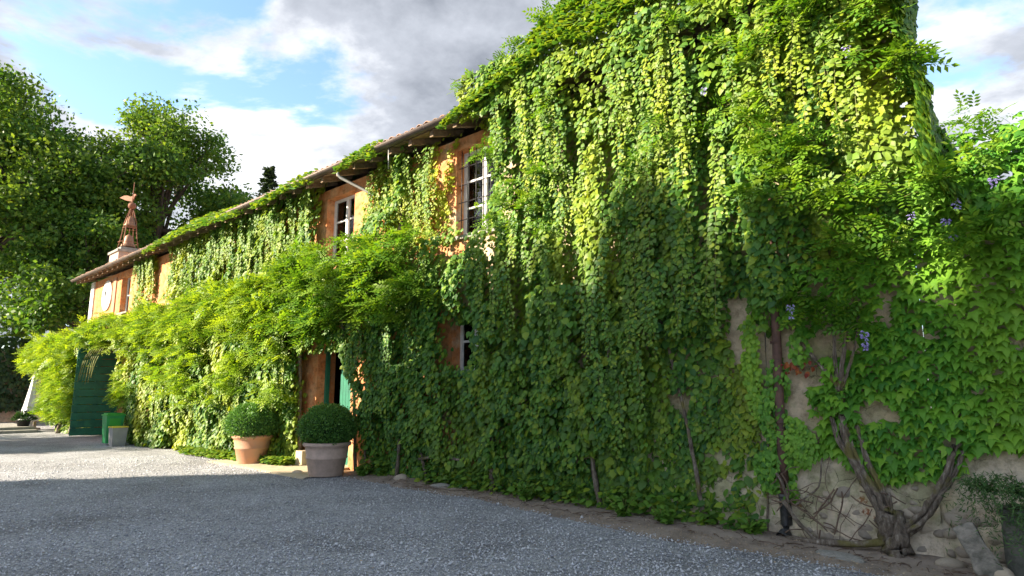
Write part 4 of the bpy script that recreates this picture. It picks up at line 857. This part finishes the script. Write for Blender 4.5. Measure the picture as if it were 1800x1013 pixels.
# --- dry litter on the border
n = 12000; x = -10.6+11.6*rng.random(n)**.75; y = -.08-.95*rng.random(n)**1.3*np.clip(.55+.1*(x+8), .45, 1.1); lv = Leaves()
lv.add(np.stack([x, y, .035+.03*rng.random(n)*(y > -.4)], -1), np.stack([rng.normal(0,1,n), rng.normal(0,1,n), rng.normal(0,.15,n)], -1), np.stack([rng.normal(0,.3,n), rng.normal(0,.3,n), np.ones(n)], -1), .026*(.3+.9*rng.random(n)), np.zeros(n))
o = put('leaf_litter', lv.mesh('leaf_litter', 'leaf', M['litter'])); tag(o, 'dry brown leaf litter along the foot of the wall', 'leaf litter', kind='stuff')
n = 900; r = 3.5+11*rng.random(n)**1.3; a = R(42.5)+R(44)*(2*rng.random(n)-1); x = -np.sin(a)*r; y = -7.44+np.cos(a)*r; k = y < -.5; x = x[k]; y = y[k]; n = len(x); lv = Leaves()
lv.add(np.stack([x, y, .018+.01*rng.random(n)], -1), np.stack([rng.normal(0,1,n), rng.normal(0,1,n), rng.normal(0,.1,n)], -1), np.stack([rng.normal(0,.3,n), rng.normal(0,.3,n), np.ones(n)], -1), .035*(.3+.9*rng.random(n)), np.zeros(n))
o = put('fallen_leaves', lv.mesh('fallen_leaves', 'leaf', M['litter'])); tag(o, 'sparse fallen leaves lying on the open gravel', 'leaves', kind='stuff')
m = MB()
for k in range(220):
    x = random.uniform(-9.5,-.6); y = -.15-random.random()*.6; a = random.random()*3.14; L = random.uniform(.05,.22); z = .03+.02*random.random()
    m.tube([(x,y,z),(x+math.cos(a)*L*.5,y+math.sin(a)*L*.5,z+.012),(x+math.cos(a)*L,y+math.sin(a)*L,z)], .004, 4)
o = m.build('twig_litter', M['twig']); tag(o, 'thin dry twigs scattered on the earth border', 'twigs', kind='stuff')

# ------------------------------------------------------------------ box bushes in pots
def pot(x, y, rt, rb, h, mat, label, blabel, brx, brz, seed, bz):
    p = thing('flowerpot', (x, y, 0), label, 'flowerpot', None)
    pr = [(rb*.96,.0),(rb,.02),(rb+(rt-rb)*.5,h*.50),(rb+(rt-rb)*.55+.012,h*.52),(rb+(rt-rb)*.58+.016,h*.55),(rb+(rt-rb)*.6,h*.58),(rb+(rt-rb)*.80,h*.80),(rt-.02,h*.86),(rt+.025,h*.90),(rt+.035,h*.95),(rt+.02,h),(rt-.035,h),(rt-.05,h*.93)]
    MB().lathe(pr, 48, (x,y,.012)).build('pot', M[mat], p); MB().lathe([(rt-.045,h*.9),(rt-.06,h*.94),(.05,h*.96)], 32, (x,y,.012)).build('soil', M['soil'], p)
    b = thing('box_bush', (x, y, h*.95), blabel, 'bush'); lv = Leaves(); n = 15000; rr = np.random.default_rng(seed)
    d = nrm(rr.normal(0,1,(n,3))); d[:,2] = np.where(d[:,2] < -.72, -d[:,2], d[:,2]); d = nrm(d)
    a = np.arctan2(d[:,1], d[:,0]); rad = (.90+.20*fbm(a*2.6+9, d[:,2]*3.0, seed)-.12*rr.random(n)**1.5+.16*rr.random(n)**9); P = d*np.array([brx,brx,brz])*rad[:,None]+np.array([x,y,h+bz])
    lv.add(P, d*.9+rr.normal(0,.6,(n,3)), d+rr.normal(0,.5,(n,3)), .042*(.6+.7*rr.random(n)), .5*rr.random(n)**2+.2*np.clip(d[:,2],0,1))
    finish(lv, b, 'leaf', M['box'], 0)
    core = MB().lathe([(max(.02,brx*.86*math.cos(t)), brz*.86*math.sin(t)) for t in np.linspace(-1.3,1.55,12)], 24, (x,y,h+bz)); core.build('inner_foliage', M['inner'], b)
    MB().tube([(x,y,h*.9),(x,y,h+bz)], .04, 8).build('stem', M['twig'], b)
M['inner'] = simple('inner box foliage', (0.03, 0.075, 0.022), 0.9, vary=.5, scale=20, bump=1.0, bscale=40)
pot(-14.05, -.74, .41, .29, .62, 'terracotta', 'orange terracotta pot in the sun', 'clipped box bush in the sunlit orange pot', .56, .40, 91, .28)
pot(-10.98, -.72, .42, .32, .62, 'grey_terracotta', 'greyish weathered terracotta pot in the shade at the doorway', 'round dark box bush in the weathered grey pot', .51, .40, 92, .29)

# ------------------------------------------------------------------ green gate leaf, bins, parasol, planter
gl = thing('gate_leaf', (-26.4, -.7, 0), 'tall dark green plank gate leaf standing open from the house', 'gate'); nb = 13; ya, yb = -1.42, -.03
for i in range(nb):
    z0 = .06+3.5*i/nb; z1 = .06+3.5*(i+1)/nb-.02; dx = random.uniform(-.004,.004)
    MB().box(-26.40+dx, -26.36+dx, ya, yb, z0, z1).build('board', M['green_paint'], gl)
for y in (ya+.12, (ya+yb)/2, yb-.12): MB().box(-26.46, -26.405, y-.06, y+.06, .06, 3.55).build('batten', M['green_paint'], gl)
def tapered(bx, by, a, b, c, d, z0, z1): return MB().add([(bx-a,by-b,z0),(bx+a,by-b,z0),(bx+a,by+b,z0),(bx-a,by+b,z0),(bx-c,by-d,z1),(bx+c,by-d,z1),(bx+c,by+d,z1),(bx-c,by+d,z1)], [(0,3,2,1),(4,5,6,7),(0,1,5,4),(1,2,6,5),(2,3,7,6),(3,0,4,7)])
bx, by = -22.1, -1.30; gb = thing('wheelie_bin', (bx, by, 0), 'green plastic wheelie bin before the open gate leaf', 'bin')
tapered(bx, by, .19, .19, .23, .235, .05, .86).build('body', M['bin_green'], gb)
MB().box(bx-.25,bx+.25,by-.26,by+.26,.862,.90).build('lid', M['lid_green'], gb); MB().box(bx-.20,bx+.20,by-.21,by+.21,.90,.935).build('lid_crown', M['lid_green'], gb); MB().tube([(bx-.15,by+.29,.84),(bx+.15,by+.29,.84)],.016,8).build('handle', M['bin_green'], gb)
for sgn in (-1,1): MB().tube([(bx+sgn*.17-.025,by+.2,.09),(bx+sgn*.17+.025,by+.2,.09)],.09,14).build('wheel', M['black'], gb)
MB().box(bx+.212,bx+.226,by-.15,by+.15,.5,.8).build('front_panel', M['lid_green'], gb)
bx, by = -21.45, -1.32; gy = thing('recycling_box', (bx, by, 0), 'grey plastic box with yellow rim beside the green bin', 'box')
tapered(bx, by, .16, .17, .19, .20, 0, .53).build('body', M['bin_grey'], gy)
MB().box(bx-.205,bx+.205,by-.215,by+.215,.53,.565).build('rim', M['yellow'], gy)
pa = thing('parasol', (-33, -1.25, 0), 'closed white parasol standing beside the wisteria bank', 'parasol'); px, py = -33.0, -1.3
n = 24; v = []; f = []; pf = [(.03,2.75),(.09,2.35),(.17,1.7),(.27,1.0),(.38,.42),(.36,.36)]
for r, z in pf:
    for k in range(n): a = 2*math.pi*k/n; q = r*(1+.22*math.cos(8*a)); v.append((px+q*math.cos(a), py+q*math.sin(a), z))
for i in range(len(pf)-1):
    for k in range(n): f.append((i*n+k, (i+1)*n+k, (i+1)*n+(k+1) % n, i*n+(k+1) % n))
MB().add(v, f, True).build('canopy', M['canvas'], pa); MB().tube([(px,py,.05),(px,py,2.9)],.025,8).build('pole', M['white_paint'], pa); MB().lathe([(.35,.0),(.35,.07),(.06,.1)],20,(px,py,0)).build('base', M['slab'], pa)
pl = thing('planter', (-31.9, -1.75, 0), 'small dark pot with a leafy plant before the white parasol', 'planter'); MB().lathe([(.16,.10),(.24,.42),(.26,.44),(.22,.44)],20,(-31.9,-1.75,0)).build('pot', M['black'], pl)
lv = Leaves(); n = 500; d = nrm(rng.normal(0,1,(n,3))); d[:,2] = abs(d[:,2]); lv.add(d*np.array([.38,.38,.34])*rng.random((n,1))**.4+np.array([-31.9,-1.75,.44]), d+rng.normal(0,.4,(n,3)), rng.normal(0,.5,(n,3))+np.array([0,-.5,1]), .11*(.6+.7*rng.random(n)), .2*rng.random(n)); finish(lv, pl, 'leaf', M['dark_ivy'], 0)
st = thing('stone_step', (-32.5, -2.2, 0), 'low stone step at the foot of the dark ivy wall', 'step'); MB().box(-35.5,-30.6,-3.4,-1.5,-.02,.10).build('lower_slab', M['slab'], st); MB().box(-35.5,-31.2,-3.1,-1.5,.10,.2).build('upper_slab', M['slab'], st)

# ------------------------------------------------------------------ clock and bell turret
ck = thing('wall_clock', (-29.1, -.05, 5.45), 'round white clock on the orange plaster under the eaves', 'clock'); cx, cz = -29.1, 5.42
def disc(r, y0, y1, n=40):
    m = MB(); v = [(cx+r*math.cos(2*math.pi*k/n), yy, cz+r*math.sin(2*math.pi*k/n)) for yy in (y0,y1) for k in range(n)]
    return m.add(v, [tuple(range(n-1,-1,-1))[::-1], tuple(range(2*n-1,n-1,-1))]+[(k,n+k,n+(k+1)%n,(k+1)%n) for k in range(n)])
disc(.62,-.05,-.002).build('surround', M['white_paint'], ck); disc(.52,-.07,-.052).build('dial', M['dial'], ck)
for k in range(12):
    a = math.pi/6*k; Mx = Matrix.Translation((cx+.43*math.sin(a),-.074,cz+.43*math.cos(a))) @ Matrix.Rotation(a,4,'Y'); MB().obox(Mx,.035,.006,.10).build('hour_mark', M['black_iron'], ck)
for a, L, wd_ in ((R(-35),.26,.05),(R(8),.38,.035)): MB().obox(Matrix.Translation((cx,-.08,cz)) @ Matrix.Rotation(a,4,'Y') @ Matrix.Translation((0,0,L*.4)),wd_,.006,L).build('hand', M['black_iron'], ck)
bt = thing('bell_turret', (-30.35, .85, 6.8), 'rusty iron bell turret with two bells, ball and bird vane on the roof', 'bell turret'); tx, ty = -30.4, .9
MB().box(tx-.62,tx+.62,ty-.5,ty+.5,6.6,7.45).build('plinth', M['brickwork'], bt); MB().box(tx-.68,tx+.68,ty-.56,ty+.56,7.45,7.55).build('plinth_cap', M['slab'], bt); MB().box(tx-.36,tx+.36,ty-.36,ty+.36,7.55,7.72).build('upper_plinth', M['slab'], bt)
for a in range(4):
    c, s = math.cos(a*math.pi/2+.785), math.sin(a*math.pi/2+.785); MB().tube([(tx+c*r,ty+s*r,z) for r,z in ((.44,7.7),(.36,8.1),(.30,8.5),(.25,8.9),(.14,9.3),(.03,9.6))],.022,6).build('rib', M['rust_iron'], bt)
for z, r in ((8.62,.27),(7.98,.385)): MB().tube([(tx+r*math.cos(k*math.pi/10),ty+r*math.sin(k*math.pi/10),z) for k in range(21)],.014,5).build('hoop', M['rust_iron'], bt)
for z, s in ((7.80,1.0),(8.72,.85)):
    MB().lathe([(.30*s,0),(.29*s,.03),(.22*s,.14*s),(.175*s,.34*s),(.15*s,.46*s),(.08*s,.53*s),(.03*s,.56*s)],24,(tx,ty,z)).build('bell', M['bronze'], bt)
MB().tube([(tx,ty,8.3),(tx,ty,8.78)],.02,6).build('hanger', M['rust_iron'], bt); MB().tube([(tx,ty,9.15),(tx,ty,10.75)],[.04,.012],6).build('rod', M['rust_iron'], bt)
MB().lathe([(.16*math.cos(t)+.002,.16*math.sin(t)) for t in np.linspace(-1.57,1.57,10)],16,(tx,ty,9.66)).build('ball', M['rust_iron'], bt)
bv = MB(); bp = [(-1.05,.30),(-.70,.36),(-.40,.33),(-.16,.25),(.02,.26),(.12,.34),(.22,.34),(.30,.28),(.18,.22),(.12,.10),(.02,.0),(-.22,.06),(-.5,.12),(-.8,.22)]; k = len(bp)
bv.add([(tx+a*.8-.05,ty-.02+a*.25,9.86+z) for a,z in bp]+[(tx+a*.8-.05,ty+.02+a*.25,9.86+z) for a,z in bp], [tuple(range(k))]+[tuple(range(2*k-1,k-1,-1))]+[(i,k+i,k+(i+1)%k,(i+1)%k) for i in range(k)]); bv.build('bird_vane', M['rust_iron'], bt)

# ------------------------------------------------------------------ trees
def tree(x, y, h, cr, cz0, label, seed, nl, mat='tree', ls=.26, name='broadleaf_tree', yellow=.45):
    rr = random.Random(seed); r2 = np.random.default_rng(seed); t = thing(name, (x, y, 0), label, 'tree', None); tm = MB()
    lean = Vector((rr.uniform(-.5,.5), rr.uniform(-.5,.5), 0)); hub = Vector((x,y,cz0+.18*(h-cz0)))+lean
    tm.tube([(x,y,-.2),(x+.1,y,h*.15),hub*.5+Vector((x,y,cz0))*.5,hub,Vector((x,y,h*.82))+lean*1.5],[.028*h,.021*h,.017*h,.014*h,.004*h],9,wob=.08); tm.build('trunk', M['trunk'], t)
    lm = MB(); tips = []; cz = (h+cz0)/2; rz = (h-cz0)/2
    for k in range(34):
        a = rr.uniform(0,6.283); el = rr.uniform(-.55,1.45); d = Vector((math.cos(a)*math.cos(el), math.sin(a)*math.cos(el), math.sin(el))); q = rr.uniform(.72,1.02)
        e = Vector((x,y,cz))+lean+Vector((d.x*cr*q, d.y*cr*q, d.z*rz*q)); s = hub+(Vector((x,y,h*.8))-hub)*rr.random()*.6; mid = s.lerp(e,.5)+Vector((0,0,rr.uniform(0,.8)))
        lm.tube([s,mid,e],[.009*h,.005*h,.0016*h],5,cap=False); tips.append(e)
        for j in range(3):
            e2 = e.lerp(mid, rr.random()*.7)+Vector((rr.uniform(-1,1),rr.uniform(-1,1),rr.uniform(-.5,1)))*cr*.30; lm.tube([mid.lerp(e,rr.random()*.6),e2],[.003*h,.001*h],4,cap=False); tips.append(e2)
    lm.build('limbs', M['trunk'], t)
    lv = Leaves(); per = nl//len(tips)
    for e in tips:
        n = int(per*rr.uniform(.5,1.5)); R_ = cr*rr.uniform(.16,.30); d = nrm(r2.normal(0,1,(n,3))); rad = r2.random(n)**.45
        P = np.array(e)+d*rad[:,None]*np.array([1.15,1.15,.7])*R_+r2.normal(0,.10*R_,(n,3))
        lv.add(P, r2.normal(0,1,(n,3))+np.array([0,0,-.3]), d*.9+r2.normal(0,.6,(n,3))+np.array([0,0,.3]), ls*(.6+.8*r2.random(n)), np.full(n, yellow*rr.random()**1.3)*(.4+.8*r2.random(n)))
    tag(put('crown', lv.mesh('crown', 'leaf', M[mat]), t), kind='stuff')
tree(-47.5,-2.0,20.5,7.0,3.5,'broad leafy tree with the widest crown beyond the yard',201,42000)
tree(-45.5,6.4,20.5,5.3,5.0,'tall leafy tree rising behind the bell turret',202,32000)
tree(-43.0,9.8,15.5,3.6,4.0,'smaller leafy tree sloping down behind the roofline',203,16000)
tree(-40.5,2.6,11.0,4.0,2.0,'low dark leafy tree right behind the house corner',204,20000,yellow=.2)
tree(-56.0,3.5,20.0,6.0,3.0,'distant leafy tree filling the gap between the tall crowns',205,18000,yellow=.6)
tree(-50.0,-7.5,19.0,5.5,2.5,'dense leafy tree at the far side of the yard',206,18000)
tree(-60.0,-3.5,18.0,6.5,1.5,'distant dark tree behind the widest crown',207,16000,yellow=.2)
tree(-48.0,13.0,17.0,4.5,4.0,'leafy tree crown between the tall tree and the conifer',209,16000)
tree(-46.0,1.8,18.0,4.6,3.0,'mid-height leafy tree in front of the two tall crowns',210,20000)
tree(-32.5,-15.5,9.0,4.0,2.5,'leafy tree added unseen beyond the left edge of the view to shade the far-left gravel',208,12000)  # out-of-view tree, added to throw shade on the far-left gravel
def conifer(x, y, h, label):
    t = thing('conifer', (x,y,0), label, 'tree'); MB().tube([(x,y,-.2),(x,y,h)],[.25,.02],8).build('trunk', M['trunk'], t); lv = Leaves(); bm_ = MB()
    for k in range(120):
        z = h*(.35+.65*(k/120)); L = (h-z)*.26+.25; a = k*2.4; n = 40; u = rng.random(n); bm_.tube([(x,y,z),(x+math.cos(a)*L,y+math.sin(a)*L,z+.12*L)],[.03,.008],4)
        lv.add(np.stack([x+math.cos(a)*L*u, y+math.sin(a)*L*u, z+.12*L*u-.1*rng.random(n)], -1), rng.normal(0,.8,(n,3))+np.array([math.cos(a),math.sin(a),-.3]), rng.normal(0,.5,(n,3))+np.array([0,0,1]), .42*(.6+.6*rng.random(n)), .2*rng.random(n))
    bm_.build('limbs', M['trunk'], t); tag(put('crown', lv.mesh('crown','leaf',M['conifer']), t), kind='stuff')
conifer(-52.5, 17.6, 21.6, 'dark conifer tip showing above the roof')
# dark ivy-clad wall closing the yard
iw = thing('ivy_wall', (-41, -4, 0), 'low stone wall overgrown with dark ivy closing the far end of the yard', 'wall'); MB().box(-42,-41.5,-14,2.5,-.2,3.8).build('wall', M['render'], iw)
n = 9000; y = rng.uniform(-14,2.6,n); z = .7+3.7*rng.random(n); dp = .15+.7*fbm(y*1.2,z*1.2,88)-.25*rng.random(n); lv = Leaves()
lv.add(np.stack([-41.5+dp,y,z],-1), np.stack([.4*np.ones(n),rng.normal(0,.6,n),-np.ones(n)],-1), np.stack([np.ones(n),rng.normal(0,.5,n),.5*np.ones(n)],-1), .22*(.6+.7*rng.random(n)), .3*rng.random(n)**3); finish(lv, iw, 'creeper', M['dark_ivy'], 0)

# ------------------------------------------------------------------ unseen cypresses, added to cast the shade on the gravel and wall foot
M['shade_cypress'] = leafmat('cypress spray', (0.012, 0.032, 0.012), (0.03, 0.065, 0.02), (0.05, 0.09, 0.025), 0.1)
def shade_cypress(x, y, h, r, label):
    t = thing('shade_cypress', (x, y, 0), label, 'tree', 'added shade cypresses behind the viewpoint'); MB().tube([(x,y,-.2),(x,y,h*.9)],[.2,.03],8).build('trunk', M['trunk'], t)
    n = 8000; u = rng.random(n)**.8; a = rng.random(n)*6.283; rr_ = r*np.minimum(1, (1-u)*3.2)**.75*np.minimum(1,.5+u*6)*(.8+.35*fbm(a*1.5+x, u*14, 3)); q = .45+.55*rng.random(n)**.5
    lv = Leaves(); lv.add(np.stack([x+rr_*q*np.cos(a), y+rr_*q*np.sin(a), .6+(h-.6)*u], -1), np.stack([.4*np.cos(a), .4*np.sin(a), np.ones(n)], -1)+rng.normal(0,.2,(n,3)), np.stack([np.cos(a), np.sin(a), .2*np.ones(n)], -1)+rng.normal(0,.4,(n,3)), .5*(.6+.7*rng.random(n)), .3*rng.random(n))
    tag(put('crown', lv.mesh('crown', 'leaf', M['shade_cypress']), t), kind='stuff')
for k in range(9): shade_cypress(-26.05+1.62*k, -25.0+random.uniform(-.2,.2), 16.9+[.2,-.5,.7,.1,.7,.1,.0,.2,-.1][k], 1.22, 'one of the tall dark cypresses added unseen behind the viewpoint to shade yard and wall')
for k in range(8): shade_cypress(-25.2+1.62*k, -26.8+random.uniform(-.2,.2), 17.7+[.1,.4,-.3,.5,0,.1,-.2,.2][k], 1.22, 'one of the second row of added cypresses, unseen, closing sun gaps left by the first row')  # extra staggered row, added to block sun streaks between the first ones
